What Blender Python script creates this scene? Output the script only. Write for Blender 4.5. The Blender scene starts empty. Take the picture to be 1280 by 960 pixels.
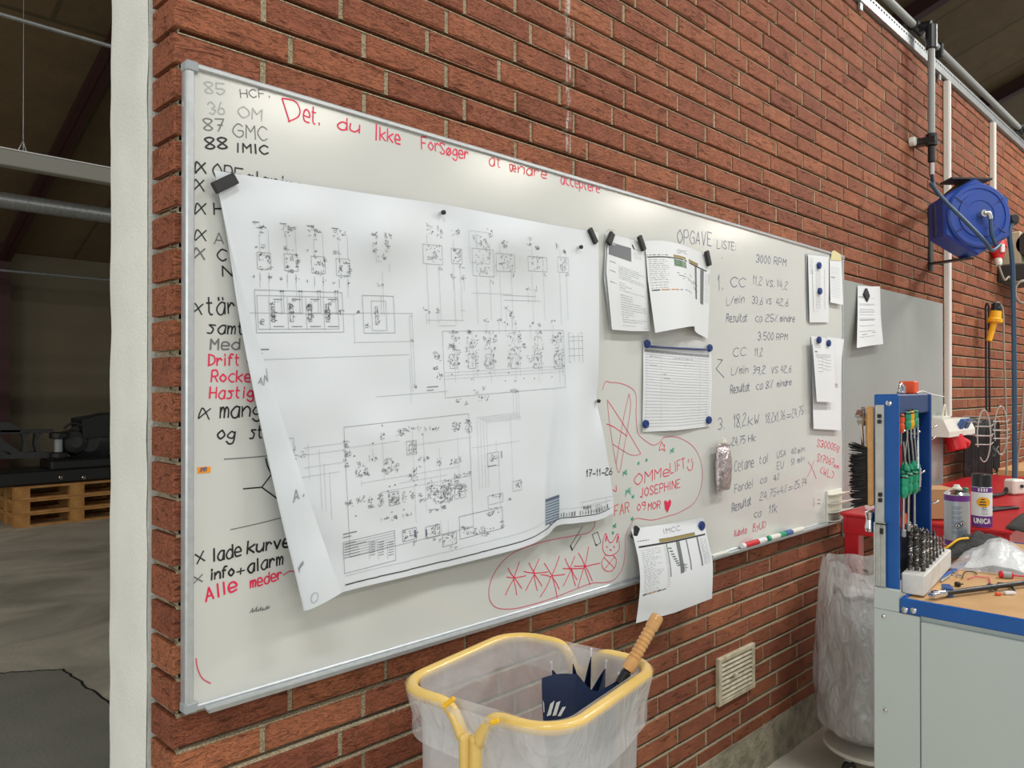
import bpy, math, random
from mathutils import Vector as V, noise as mnoise
random.seed(7)
R = math.radians
SC = bpy.context.scene
COL = SC.collection
# ------------------------------------------------------------------ camera, world, lights, exposure
F = 970.0                                   # focal length in pixels of a 1280x960 frame
YAW = R(44.9); PITCH = R(0.24)
CAMP = V((0, -1.43, 1.49))
cam = bpy.data.cameras.new('camera'); camo = bpy.data.objects.new('camera', cam); COL.objects.link(camo)
cam.sensor_width = 36; cam.lens = F / 1280 * 36; cam.clip_start = 0.05; cam.clip_end = 200
camo.location = CAMP; camo.rotation_euler = (R(90) + PITCH, 0, YAW - R(90))
SC.camera = camo
FWD = V((math.cos(YAW) * math.cos(PITCH), math.sin(YAW) * math.cos(PITCH), math.sin(PITCH)))
RGT = V((math.sin(YAW), -math.cos(YAW), 0)); UPV = RGT.cross(FWD)

SC.view_settings.view_transform = 'Standard'; SC.view_settings.look = 'None'
SC.view_settings.gamma = 1; SC.view_settings.use_curve_mapping = False
SC.view_settings.exposure = -0.04
w = bpy.data.worlds.new('world'); SC.world = w; w.use_nodes = True
w.node_tree.nodes['Background'].inputs[0].default_value = (0.93, 0.97, 1.0, 1)
w.node_tree.nodes['Background'].inputs[1].default_value = 0.40

def area(name, loc, sx, sy, power, col=(1, 0.97, 0.92), target=None):
    l = bpy.data.lights.new(name, 'AREA'); l.shape = 'RECTANGLE'; l.size = sx; l.size_y = sy
    l.energy = power; l.color = col
    o = bpy.data.objects.new(name, l); COL.objects.link(o); o.location = loc
    if target: o.rotation_euler = (V(target) - V(loc)).to_track_quat('-Z', 'Y').to_euler()
    return o
# ceiling lamps of the workshop: one row near the wall, one far row (mirrored as glare in the board)
for lx, pw in ((-0.6, 66), (3.2, 74), (7.0, 190)): area('ceiling_lamp', (lx, -2.3, 4.7), 1.5, 0.35, pw, (1, 0.985, 0.95))
for lx in (1.4, 5.0, 8.7, 12.2, 15.7): area('ceiling_lamp', (lx, -7.4, 5.0), 1.5, 0.5, 95, (1, 0.93, 0.8))
area('hall_fill', (-4.5, 5.5, 4.4), 1.6, 0.5, 150, (1, 0.93, 0.8))  # unseen light added to brighten the far hall floor
# unseen fill light added at the left to brighten the white wall end
area('left_fill', (-6.5, -1.6, 2.2), 3.2, 3.0, 160, (0.97, 1.0, 1.0), (0.5, 0.6, 1.2))

# ------------------------------------------------------------------ points from the photograph's rays
def ray(u, v): return FWD + RGT * ((u - 640) / F) + UPV * ((480 - v) / F)
def py(u, v, y=0.0):
    d = ray(u, v); return CAMP + d * ((y - CAMP.y) / d.y)
def pz(u, v, z):
    d = ray(u, v); return CAMP + d * ((z - CAMP.z) / d.z)
def pxx(u, v, x):
    d = ray(u, v); return CAMP + d * ((x - CAMP.x) / d.x)
def pd(u, v, Z): return CAMP + ray(u, v) * Z
def pix(p):
    d = V(p) - CAMP; Z = d.dot(FWD); return 640 + F * d.dot(RGT) / Z, 480 - F * d.dot(UPV) / Z

# ------------------------------------------------------------------ materials
def mat(name, col, rough=0.5, metal=0.0, spec=0.5, bump=None, var=None, coat=0, alpha=None):
    m = bpy.data.materials.new(name); m.use_nodes = True
    nt = m.node_tree; b = nt.nodes['Principled BSDF']
    b.inputs['Base Color'].default_value = (*col, 1); b.inputs['Roughness'].default_value = rough
    b.inputs['Metallic'].default_value = metal; b.inputs['Specular IOR Level'].default_value = spec
    b.inputs['Coat Weight'].default_value = coat
    tc = nt.nodes.new('ShaderNodeTexCoord')
    if var:                                # (scale, second colour, contrast)
        n = nt.nodes.new('ShaderNodeTexNoise'); n.inputs['Scale'].default_value = var[0]; n.inputs['Detail'].default_value = 6
        nt.links.new(tc.outputs['Object'], n.inputs['Vector'])
        r = nt.nodes.new('ShaderNodeValToRGB'); c = var[2] if len(var) > 2 else 0.2
        r.color_ramp.elements[0].position = 0.5 - c; r.color_ramp.elements[1].position = 0.5 + c
        r.color_ramp.elements[0].color = (*col, 1); r.color_ramp.elements[1].color = (*var[1], 1)
        nt.links.new(n.outputs['Fac'], r.inputs[0]); nt.links.new(r.outputs[0], b.inputs['Base Color'])
    if bump:                               # (scale, strength)
        n = nt.nodes.new('ShaderNodeTexNoise'); n.inputs['Scale'].default_value = bump[0]; n.inputs['Detail'].default_value = 5
        nt.links.new(tc.outputs['Object'], n.inputs['Vector'])
        bp = nt.nodes.new('ShaderNodeBump'); bp.inputs['Strength'].default_value = bump[1]; bp.inputs['Distance'].default_value = 0.01
        nt.links.new(n.outputs['Fac'], bp.inputs['Height']); nt.links.new(bp.outputs[0], b.inputs['Normal'])
    return m
def s2l(*c): return tuple(((x / 255 + 0.055) / 1.055) ** 2.4 if x > 10 else x / 255 / 12.92 for x in c)

def brick_material():
    m = bpy.data.materials.new('red_brick'); m.use_nodes = True; nt = m.node_tree; L = nt.links.new
    b = nt.nodes['Principled BSDF']; b.inputs['Roughness'].default_value = 0.75; b.inputs['Specular IOR Level'].default_value = 0.3
    tc = nt.nodes.new('ShaderNodeTexCoord'); g = nt.nodes.new('ShaderNodeNewGeometry')
    r = nt.nodes.new('ShaderNodeValToRGB')
    for k in range(3): r.color_ramp.elements.new(0.2 + 0.2 * k)
    for e, c in zip(r.color_ramp.elements, [(0.265, 0.082, 0.044), (0.325, 0.106, 0.052), (0.375, 0.127, 0.061), (0.285, 0.089, 0.048), (0.41, 0.146, 0.069)]):
        e.color = (*c, 1)
    r.color_ramp.elements[-1].position = 1
    L(g.outputs['Random Per Island'], r.inputs[0])
    # each brick's wrinkles are shifted by its own random number
    add = nt.nodes.new('ShaderNodeVectorMath'); add.operation = 'ADD'
    mul = nt.nodes.new('ShaderNodeMath'); mul.operation = 'MULTIPLY'; mul.inputs[1].default_value = 37
    L(g.outputs['Random Per Island'], mul.inputs[0]); L(tc.outputs['Object'], add.inputs[0]); L(mul.outputs[0], add.inputs[1])
    mp = nt.nodes.new('ShaderNodeMapping'); mp.inputs['Rotation'].default_value = (0, R(-38), 0); mp.inputs['Scale'].default_value = (16, 40, 74)
    L(add.outputs[0], mp.inputs[0])
    n1 = nt.nodes.new('ShaderNodeTexNoise'); n1.inputs['Scale'].default_value = 1.0; n1.inputs['Detail'].default_value = 3; n1.inputs['Distortion'].default_value = 0.9
    L(mp.outputs[0], n1.inputs['Vector'])
    cr = nt.nodes.new('ShaderNodeValToRGB'); e = cr.color_ramp.elements          # narrow creases
    e[0].position = 0.30; e[0].color = (0, 0, 0, 1); e[1].position = 0.385; e[1].color = (1, 1, 1, 1)
    L(n1.outputs['Fac'], cr.inputs[0])
    n2 = nt.nodes.new('ShaderNodeTexNoise'); n2.inputs['Scale'].default_value = 160; n2.inputs['Detail'].default_value = 4
    L(tc.outputs['Object'], n2.inputs['Vector'])
    n3 = nt.nodes.new('ShaderNodeTexNoise'); n3.inputs['Scale'].default_value = 14; n3.inputs['Detail'].default_value = 5
    L(tc.outputs['Object'], n3.inputs['Vector'])
    mx = nt.nodes.new('ShaderNodeMix'); mx.data_type = 'RGBA'; mx.blend_type = 'MULTIPLY'; mx.inputs[0].default_value = 0.55
    L(r.outputs[0], mx.inputs[6])
    r3 = nt.nodes.new('ShaderNodeValToRGB'); r3.color_ramp.elements[0].position = 0.3; r3.color_ramp.elements[1].position = 0.7
    r3.color_ramp.elements[0].color = (0.72, 0.70, 0.70, 1); r3.color_ramp.elements[1].color = (1.12, 1.1, 1.08, 1)
    L(n3.outputs['Fac'], r3.inputs[0]); L(r3.outputs[0], mx.inputs[7])
    mx2 = nt.nodes.new('ShaderNodeMix'); mx2.data_type = 'RGBA'; mx2.blend_type = 'MULTIPLY'; mx2.inputs[0].default_value = 1
    cr2 = nt.nodes.new('ShaderNodeValToRGB'); cr2.color_ramp.elements[0].color = (0.60, 0.56, 0.54, 1); cr2.color_ramp.elements[1].color = (1, 1, 1, 1)
    L(cr.outputs[0], cr2.inputs[0]); L(mx.outputs[2], mx2.inputs[6]); L(cr2.outputs[0], mx2.inputs[7])
    # lime streak running down the wall at x = 1.66
    sx = nt.nodes.new('ShaderNodeSeparateXYZ'); L(tc.outputs['Object'], sx.inputs[0])
    c1 = nt.nodes.new('ShaderNodeMath'); c1.operation = 'COMPARE'; c1.inputs[1].default_value = 1.682; c1.inputs[2].default_value = 0.011
    L(sx.outputs[0], c1.inputs[0])
    c2 = nt.nodes.new('ShaderNodeMath'); c2.operation = 'GREATER_THAN'; c2.inputs[1].default_value = 2.16; L(sx.outputs[2], c2.inputs[0])
    mp3 = nt.nodes.new('ShaderNodeMapping'); mp3.inputs['Scale'].default_value = (90, 40, 22); L(tc.outputs['Object'], mp3.inputs[0])
    n4 = nt.nodes.new('ShaderNodeTexNoise'); n4.inputs['Scale'].default_value = 1; n4.inputs['Detail'].default_value = 5; L(mp3.outputs[0], n4.inputs['Vector'])
    r4 = nt.nodes.new('ShaderNodeValToRGB'); r4.color_ramp.elements[0].position = 0.40; r4.color_ramp.elements[1].position = 0.62
    L(n4.outputs['Fac'], r4.inputs[0])
    m1 = nt.nodes.new('ShaderNodeMath'); m1.operation = 'MULTIPLY'; L(c1.outputs[0], m1.inputs[0]); L(c2.outputs[0], m1.inputs[1])
    m2 = nt.nodes.new('ShaderNodeMath'); m2.operation = 'MULTIPLY'; L(m1.outputs[0], m2.inputs[0]); L(r4.outputs[0], m2.inputs[1])
    mx3 = nt.nodes.new('ShaderNodeMix'); mx3.data_type = 'RGBA'; L(m2.outputs[0], mx3.inputs[0]); L(mx2.outputs[2], mx3.inputs[6]); mx3.inputs[7].default_value = (0.62, 0.56, 0.5, 1)
    L(mx3.outputs[2], b.inputs['Base Color'])
    mp5 = nt.nodes.new('ShaderNodeMapping'); mp5.inputs['Rotation'].default_value = (0, R(-30), 0); mp5.inputs['Scale'].default_value = (20, 40, 95)
    L(add.outputs[0], mp5.inputs[0])
    n5 = nt.nodes.new('ShaderNodeTexNoise'); n5.inputs['Scale'].default_value = 1; n5.inputs['Detail'].default_value = 2; n5.inputs['Distortion'].default_value = 2.2
    L(mp5.outputs[0], n5.inputs['Vector'])
    r5 = nt.nodes.new('ShaderNodeValToRGB'); r5.color_ramp.elements.new(0.5)
    for e_, (ps_, c_) in zip(r5.color_ramp.elements, ((0.455, 1), (0.49, 0), (0.525, 1))): e_.position = ps_; e_.color = (c_, c_, c_, 1)
    L(n5.outputs['Fac'], r5.inputs[0])
    mx5 = nt.nodes.new('ShaderNodeMix'); mx5.data_type = 'RGBA'; mx5.blend_type = 'MULTIPLY'; mx5.inputs[0].default_value = 0.16
    L(mx3.outputs[2], mx5.inputs[6]); L(r5.outputs[0], mx5.inputs[7]); L(mx5.outputs[2], b.inputs['Base Color'])
    ad5 = nt.nodes.new('ShaderNodeMath'); ad5.operation = 'MULTIPLY_ADD'; ad5.inputs[1].default_value = 0.45
    L(r5.outputs[0], ad5.inputs[0]); L(cr.outputs[0], ad5.inputs[2])
    ad = nt.nodes.new('ShaderNodeMath'); ad.operation = 'MULTIPLY_ADD'; ad.inputs[1].default_value = 0.5
    L(n2.outputs['Fac'], ad.inputs[0]); L(ad5.outputs[0], ad.inputs[2])
    bp = nt.nodes.new('ShaderNodeBump'); bp.inputs['Strength'].default_value = 0.9; bp.inputs['Distance'].default_value = 0.005
    L(ad.outputs[0], bp.inputs['Height']); L(bp.outputs[0], b.inputs['Normal'])
    return m

def film(name, tint=(0.85, 0.87, 0.88), opac=0.45, wr=18, rough=0.18):
    """thin clear polythene with creases"""
    m = bpy.data.materials.new(name); m.use_nodes = True; nt = m.node_tree; L = nt.links.new
    for n in list(nt.nodes): nt.nodes.remove(n)
    out = nt.nodes.new('ShaderNodeOutputMaterial'); tr = nt.nodes.new('ShaderNodeBsdfTransparent'); p = nt.nodes.new('ShaderNodeBsdfPrincipled')
    p.inputs['Base Color'].default_value = (*tint, 1); p.inputs['Roughness'].default_value = rough; p.inputs['Specular IOR Level'].default_value = 0.8
    tc = nt.nodes.new('ShaderNodeTexCoord'); mp = nt.nodes.new('ShaderNodeMapping'); mp.inputs['Scale'].default_value = (1.6, 1.6, 0.7)
    L(tc.outputs['Object'], mp.inputs[0])
    n = nt.nodes.new('ShaderNodeTexNoise'); n.inputs['Scale'].default_value = wr; n.inputs['Detail'].default_value = 4; n.inputs['Distortion'].default_value = 1.2
    L(mp.outputs[0], n.inputs['Vector'])
    bp = nt.nodes.new('ShaderNodeBump'); bp.inputs['Strength'].default_value = 0.75; bp.inputs['Distance'].default_value = 0.02
    L(n.outputs['Fac'], bp.inputs['Height']); L(bp.outputs[0], p.inputs['Normal'])
    mr = nt.nodes.new('ShaderNodeMapRange'); mr.inputs[1].default_value = 0.35; mr.inputs[2].default_value = 0.7
    mr.inputs[3].default_value = opac * 0.85; mr.inputs[4].default_value = min(1, opac * 1.18)
    L(n.outputs['Fac'], mr.inputs[0])
    mix = nt.nodes.new('ShaderNodeMixShader'); L(mr.outputs[0], mix.inputs[0]); L(tr.outputs[0], mix.inputs[1]); L(p.outputs[0], mix.inputs[2])
    L(mix.outputs[0], out.inputs[0])
    return m

def floor_material():
    m = mat('concrete_floor', s2l(118, 116, 104), 0.55, bump=(60, 0.15)); nt = m.node_tree; L = nt.links.new
    b = nt.nodes['Principled BSDF']; tc = nt.nodes.new('ShaderNodeTexCoord')
    mp = nt.nodes.new('ShaderNodeMapping'); mp.inputs['Scale'].default_value = (0.85, 1.15, 1); L(tc.outputs['Object'], mp.inputs[0])
    n = nt.nodes.new('ShaderNodeTexNoise'); n.inputs['Scale'].default_value = 1.3; n.inputs['Detail'].default_value = 9; n.inputs['Distortion'].default_value = 0.8; n.inputs['Roughness'].default_value = 0.65
    L(mp.outputs[0], n.inputs['Vector'])
    r = nt.nodes.new('ShaderNodeValToRGB'); e = r.color_ramp.elements
    e[0].position = 0.32; e[0].color = (*s2l(160, 158, 146), 1); e[1].position = 0.68; e[1].color = (*s2l(222, 217, 202), 1)
    L(n.outputs['Fac'], r.inputs[0])
    L(r.outputs[0], b.inputs['Base Color'])
    return m

def ceiling_material():
    m = mat('ceiling_board', s2l(116, 104, 80), 0.8, bump=(25, 0.3)); nt = m.node_tree; L = nt.links.new
    b = nt.nodes['Principled BSDF']; tc = nt.nodes.new('ShaderNodeTexCoord')
    br = nt.nodes.new('ShaderNodeTexBrick'); br.inputs['Scale'].default_value = 1; br.offset = 0.5
    br.inputs['Mortar Size'].default_value = 0.02; br.inputs['Brick Width'].default_value = 1.22; br.inputs['Row Height'].default_value = 1.9
    br.inputs['Color1'].default_value = (*s2l(118, 98, 70), 1); br.inputs['Color2'].default_value = (*s2l(108, 90, 64), 1); br.inputs['Mortar'].default_value = (*s2l(86, 73, 50), 1)
    n = nt.nodes.new('ShaderNodeTexNoise'); n.inputs['Scale'].default_value = 3; n.inputs['Detail'].default_value = 8; L(tc.outputs['Object'], n.inputs['Vector'])
    L(tc.outputs['Object'], br.inputs['Vector'])
    mx = nt.nodes.new('ShaderNodeMix'); mx.data_type = 'RGBA'; mx.blend_type = 'MULTIPLY'; mx.inputs[0].default_value = 0.5
    L(br.outputs['Color'], mx.inputs[6]); L(n.outputs['Color'], mx.inputs[7]); n.inputs['Roughness'].default_value = 0.7
    hs = nt.nodes.new('ShaderNodeValToRGB'); hs.color_ramp.elements[0].color = (0.5, 0.5, 0.5, 1); hs.color_ramp.elements[0].position = 0.3; hs.color_ramp.elements[1].position = 0.65
    L(n.outputs['Fac'], hs.inputs[0]); L(hs.outputs[0], mx.inputs[7])
    L(mx.outputs[2], b.inputs['Base Color'])
    return m

MT = {}
MT['brick'] = brick_material()
MT['mortar'] = mat('mortar', s2l(200, 186, 156), 0.95, var=(220, s2l(158, 143, 114), 0.15), bump=(260, 0.9))
MT['white_render'] = mat('white_painted_render', s2l(240, 240, 231), 0.85, var=(7, s2l(228, 228, 219), 0.25), bump=(150, 0.25))
MT['concrete'] = mat('rough_concrete', s2l(176, 168, 146), 0.9, var=(16, s2l(122, 116, 100), 0.2), bump=(60, 0.9))
MT['floor'] = floor_material(); MT['floor_dark'] = mat('worn_grey_concrete', s2l(134, 136, 129), 0.5, var=(3, s2l(150, 151, 142), 0.25), bump=(50, 0.15)); MT['ceiling'] = ceiling_material()
MT['beige_wall'] = mat('beige_wall', s2l(108, 99, 79), 0.9, var=(2, s2l(103, 94, 75)))
MT['steel_red'] = mat('oxide_red_steel', (0.045, 0.012, 0.010), 0.6)
MT['board'] = mat('whiteboard_enamel', s2l(217, 218, 213), 0.16, spec=0.5, var=(3.5, s2l(211, 212, 206), 0.3))
MT['alu'] = mat('aluminium', s2l(198, 202, 203), 0.38, 0.5, var=(60, s2l(184, 189, 191)))
MT['grey_plastic'] = mat('grey_plastic', s2l(158, 164, 166), 0.45)
MT['ink_black'] = mat('black_ink', (0.012, 0.012, 0.014), 0.5)
MT['ink_dim'] = mat('worn_black_ink', s2l(112, 112, 111), 0.5)
MT['ink_faint'] = mat('faded_ink', s2l(180, 181, 177), 0.5)
MT['ink_red'] = mat('red_ink', s2l(236, 36, 84), 0.5)
MT['ink_pink'] = mat('faded_red_ink', s2l(222, 92, 116), 0.5)
MT['ink_orange'] = mat('orange_red_ink', s2l(232, 78, 80), 0.5)
MT['ink_navy'] = mat('navy_ink', s2l(98, 104, 132), 0.5)
MT['ink_green'] = mat('green_ink', s2l(60, 168, 138), 0.5)
MT['paper'] = mat('white_paper', s2l(228, 231, 233), 0.6, spec=0.3)
MT['paper_back'] = mat('paper_underside', s2l(233, 233, 231), 0.6, spec=0.3)
MT['paper_cool'] = mat('plotter_paper', s2l(224, 229, 233), 0.5, spec=0.35)
MT['print_black'] = mat('print_black', (0.02, 0.02, 0.022), 0.6)
MT['print_grey'] = mat('print_grey', s2l(112, 114, 118), 0.6)
MT['print_light'] = mat('print_light', s2l(172, 177, 181), 0.6)
MT['print_mid'] = mat('print_mid_grey', s2l(146, 150, 154), 0.6)
MT['print_blue'] = mat('print_blue', s2l(52, 84, 132), 0.6)
MT['print_bluegrey'] = mat('print_bluegrey', s2l(122, 140, 158), 0.6)
MT['print_gold'] = mat('print_gold', s2l(152, 134, 72), 0.6)
MT['print_green'] = mat('print_green', s2l(90, 130, 90), 0.6)
MT['print_orange'] = mat('print_orange', s2l(214, 140, 70), 0.6)
MT['black_rubber'] = mat('black_rubber', (0.016, 0.016, 0.017), 0.55, var=(80, (0.024, 0.024, 0.025)))
MT['black_plastic'] = mat('black_plastic', (0.012, 0.012, 0.013), 0.35)
MT['chrome'] = mat('chrome', (0.72, 0.72, 0.74), 0.15, 1.0)
MT['steel'] = mat('brushed_steel', (0.5, 0.5, 0.49), 0.35, 0.9, var=(50, (0.4, 0.4, 0.39)))
MT['rail_metal'] = mat('dull_silver', s2l(196, 196, 190), 0.4, 0.25, var=(40, s2l(178, 178, 170)))
MT['rib_metal'] = mat('bright_rib_metal', s2l(226, 226, 228), 0.3, 0.3)
MT['trunking'] = mat('warm_grey_lacquer', s2l(150, 148, 136), 0.5)
MT['mortar_dark'] = mat('rough_brown_mortar', s2l(132, 113, 86), 0.95, var=(90, s2l(96, 80, 58), 0.2), bump=(120, 1.0))
MT['zinc'] = mat('galvanised_steel', s2l(172, 174, 172), 0.4, 0.6, var=(30, s2l(150, 152, 152)))
MT['blue_magnet'] = mat('blue_plastic', s2l(16, 52, 120), 0.3)
MT['yellow_paint'] = mat('yellow_lacquer', s2l(240, 204, 118), 0.35, coat=0.3, var=(9, s2l(234, 196, 108)))
MT['yellow_tape'] = mat('yellow_tape', s2l(248, 190, 30), 0.5)
MT['orange'] = mat('orange_plastic', s2l(232, 84, 34), 0.45)
MT['orange_label'] = mat('orange_label', s2l(255, 160, 20), 0.6)
MT['navy'] = mat('navy_nylon', s2l(26, 46, 84), 0.45, bump=(300, 0.15), var=(20, s2l(20, 38, 72)))
MT['white_print'] = mat('white_print', (0.85, 0.85, 0.85), 0.6)
MT['wood_handle'] = mat('lacquered_wood', s2l(214, 164, 104), 0.35, coat=0.4, var=(40, s2l(200, 146, 86)))
MT['wood'] = mat('plywood', s2l(214, 174, 124), 0.5, var=(9, s2l(198, 156, 106), 0.2))
MT['pallet'] = mat('pallet_timber', s2l(196, 146, 84), 0.8, var=(14, s2l(168, 118, 62), 0.2), bump=(40, 0.3))
MT['bag'] = film('clear_bag', (0.72, 0.72, 0.72), 0.55, 4, 0.25)
MT['skirt'] = film('clear_bag_fold', (0.84, 0.85, 0.85), 0.42, 9)
MT['sack'] = film('clear_sack', (0.72, 0.72, 0.70), 0.55, 20, 0.16)
MT['wrap'] = mat('crumpled_plastic_waste', s2l(172, 170, 166), 0.3, bump=(14, 1.0), var=(9, s2l(128, 124, 120), 0.25))
MT['bench_grey'] = mat('light_grey_lacquer', s2l(188, 196, 190), 0.45, var=(2.5, s2l(182, 190, 184)))
MT['blue_lacquer'] = mat('blue_lacquer', s2l(14, 88, 164), 0.35, var=(12, s2l(14, 80, 152)))
MT['blue_shaded'] = mat('shaded_blue_lacquer', s2l(14, 62, 132), 0.35)  # same blue lacquer with the shade inside the tool frame put into its colour
MT['blue_dark'] = mat('dark_blue_lacquer', s2l(34, 62, 112), 0.4)
MT['red_lacquer'] = mat('red_lacquer', s2l(196, 26, 36), 0.35, var=(7, s2l(176, 24, 34)))
MT['plate'] = mat('grey_sheet_steel', s2l(172, 176, 170), 0.33, 0.2, var=(2.2, s2l(160, 164, 158), 0.25))
MT['reel_blue'] = mat('reel_blue_plastic', s2l(32, 72, 168), 0.4, var=(9, s2l(42, 72, 146), 0.25))
MT['reel_dark'] = mat('reel_side_plastic', s2l(44, 52, 92), 0.5)
MT['hose'] = mat('blue_green_hose', s2l(48, 76, 100), 0.45)
MT['pipe_grey'] = mat('grey_pvc', s2l(150, 152, 150), 0.4)
MT['white_plastic'] = mat('white_plastic', s2l(226, 224, 212), 0.4)
MT['beige_plastic'] = mat('beige_enclosure', s2l(196, 188, 158), 0.5)
MT['red_plastic'] = mat('red_plastic', s2l(208, 24, 34), 0.35)
MT['blue_plug'] = mat('blue_socket', s2l(50, 92, 150), 0.4)
MT['green_handle'] = mat('green_handle', s2l(22, 150, 110), 0.35)
MT['yellow_plastic'] = mat('yellow_plastic', s2l(240, 172, 20), 0.4)
MT['foil'] = mat('silver_foil', s2l(200, 188, 188), 0.28, 0.75, bump=(55, 0.8))
MT['bristle'] = mat('black_bristle', (0.014, 0.013, 0.012), 0.7)
MT['cloth'] = mat('black_cloth', (0.03, 0.03, 0.031), 0.8, bump=(70, 0.6))
MT['marble'] = mat('white_block', s2l(226, 224, 216), 0.5, var=(18, s2l(205, 203, 198), 0.2))
MT['drill'] = mat('dark_twist_steel', (0.06, 0.058, 0.055), 0.3, 0.9, var=(120, (0.3, 0.28, 0.26), 0.15))
MT['cardboard'] = mat('cardboard', s2l(190, 146, 104), 0.8)
MT['can_steel'] = mat('can_silver', s2l(176, 182, 190), 0.3, 0.6)
MT['purple'] = mat('purple_label', s2l(104, 40, 130), 0.4)
MT['can_white'] = mat('white_label', s2l(228, 226, 226), 0.4)
MT['vent'] = mat('dirty_white_metal', s2l(214, 204, 178), 0.6, var=(30, s2l(182, 172, 144), 0.15))
MT['dark'] = mat('dark_recess', (0.01, 0.009, 0.008), 0.9)
MT['tape'] = mat('masking_tape', s2l(222, 212, 160), 0.6)
MT['machine'] = mat('black_machine_paint', (0.012, 0.013, 0.013), 0.45)
MT['machine_grey'] = mat('dark_grey_casting', (0.045, 0.047, 0.046), 0.6, var=(9, (0.03, 0.03, 0.03)))
MT['cable_grey'] = mat('grey_cable', s2l(150, 140, 126), 0.5)
MT['cable_black'] = mat('black_cable', (0.014, 0.013, 0.013), 0.45)

# ------------------------------------------------------------------ mesh builder
class MB:
    def __init__(s): s.v = []; s.f = []; s.m = []; s.sm = []
    def add(s, vs, fs, mi=0, smooth=False):
        b = len(s.v); s.v += [V(p) for p in vs]
        for f in fs: s.f.append([b + i for i in f]); s.m.append(mi); s.sm.append(smooth)
        return s
    def box(s, lo, hi, mi=0, ch=0.0):
        lo = V(lo); hi = V(hi)
        c = (lo + hi) / 2; return s.obox(c, (V((1, 0, 0)), V((0, 1, 0)), V((0, 0, 1))), (hi - lo) / 2, mi, ch)
    def obox(s, c, ax, h, mi=0, ch=0.0):
        """oriented box with chamfered edges: centre, axes, half sizes"""
        c = V(c); ch = min(ch, 0.45 * min(h))
        def P(a, b, d): return c + ax[0] * a + ax[1] * b + ax[2] * d
        if ch <= 0:
            vs = [P(sx * h[0], sy * h[1], sz * h[2]) for sx in (-1, 1) for sy in (-1, 1) for sz in (-1, 1)]
            return s.add(vs, [(0, 1, 3, 2), (4, 6, 7, 5), (0, 4, 5, 1), (2, 3, 7, 6), (0, 2, 6, 4), (1, 5, 7, 3)], mi)
        vs = []; idx = {}
        for sx in (-1, 1):
            for sy in (-1, 1):
                for sz in (-1, 1):
                    for k in range(3):
                        hh = [h[0] - ch, h[1] - ch, h[2] - ch]; hh[k] = h[k]
                        idx[(sx, sy, sz, k)] = len(vs); vs.append(P(sx * hh[0], sy * hh[1], sz * hh[2]))
        fs = []
        for k in range(3):
            a, b = [i for i in range(3) if i != k]
            for sg in (-1, 1):
                q = []
                for (p, r) in ((-1, -1), (1, -1), (1, 1), (-1, 1)):
                    t = [0, 0, 0]; t[k] = sg; t[a] = p; t[b] = r; q.append(idx[(*t, k)])
                fs.append(q)
            for p in (-1, 1):
                for r in (-1, 1):
                    t0 = [0, 0, 0]; t0[a] = p; t0[b] = r; t1 = list(t0); t0[k] = -1; t1[k] = 1
                    fs.append((idx[(*t0, a)], idx[(*t1, a)], idx[(*t1, b)], idx[(*t0, b)]))
        for sx in (-1, 1):
            for sy in (-1, 1):
                for sz in (-1, 1): fs.append(tuple(idx[(sx, sy, sz, k)] for k in range(3)))
        return s.add(vs, fs, mi)
    def tube(s, pts, r, seg=10, mi=0, closed=False, caps=True):
        pts = [V(p) for p in pts]; n = len(pts); rs = r if isinstance(r, (list, tuple)) else [r] * n
        vs = []; up = None
        for i, p in enumerate(pts):
            if closed: t = pts[(i + 1) % n] - pts[i - 1]
            else: t = pts[min(i + 1, n - 1)] - pts[max(i - 1, 0)]
            t.normalize()
            if up is None: up = t.orthogonal().normalized()
            else:
                up = up - t * up.dot(t)
                up = up.normalized() if up.length > 1e-5 else t.orthogonal().normalized()
            sd = t.cross(up)
            for k in range(seg):
                a = 2 * math.pi * k / seg; vs.append(p + (up * math.cos(a) + sd * math.sin(a)) * rs[i])
        fs = []
        for i in range(n if closed else n - 1):
            j = (i + 1) % n
            for k in range(seg): fs.append((i * seg + k, i * seg + (k + 1) % seg, j * seg + (k + 1) % seg, j * seg + k))
        s.add(vs, fs, mi, True)
        if caps and not closed:
            s.add(vs[:seg], [tuple(range(seg))[::-1]], mi); s.add(vs[-seg:], [tuple(range(seg))], mi)
        return s
    def lathe(s, o, ax, prof, seg=24, mi=0, smooth=True, mis=None):
        """profile of (radius, height) turned about the axis through o"""
        o = V(o); ax = V(ax).normalized(); e1 = ax.orthogonal().normalized(); e2 = ax.cross(e1)
        vs = [o + ax * h + (e1 * math.cos(2 * math.pi * k / seg) + e2 * math.sin(2 * math.pi * k / seg)) * max(r, 1e-5) for r, h in prof for k in range(seg)]
        for i in range(len(prof) - 1):
            q = vs[i * seg:(i + 2) * seg]
            s.add(q, [(k, (k + 1) % seg, seg + (k + 1) % seg, seg + k) for k in range(seg)], mis[i] if mis else mi, smooth)
        return s
    def cyl(s, a, b, r, seg=16, mi=0, ch=0.0):
        a = V(a); b = V(b); h = (b - a).length
        return s.lathe(a, b - a, [(0, 0), (r - ch, 0), (r, ch), (r, h - ch), (r - ch, h), (0, h)] if ch else [(0, 0), (r, 0), (r, h), (0, h)], seg, mi, bool(ch) and False)
    def grid(s, fn, nu, nv, mi=0, smooth=True):
        vs = [fn(i / nu, j / nv) for j in range(nv + 1) for i in range(nu + 1)]
        fs = [(j * (nu + 1) + i, j * (nu + 1) + i + 1, (j + 1) * (nu + 1) + i + 1, (j + 1) * (nu + 1) + i) for j in range(nv) for i in range(nu)]
        return s.add(vs, fs, mi, smooth)
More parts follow.
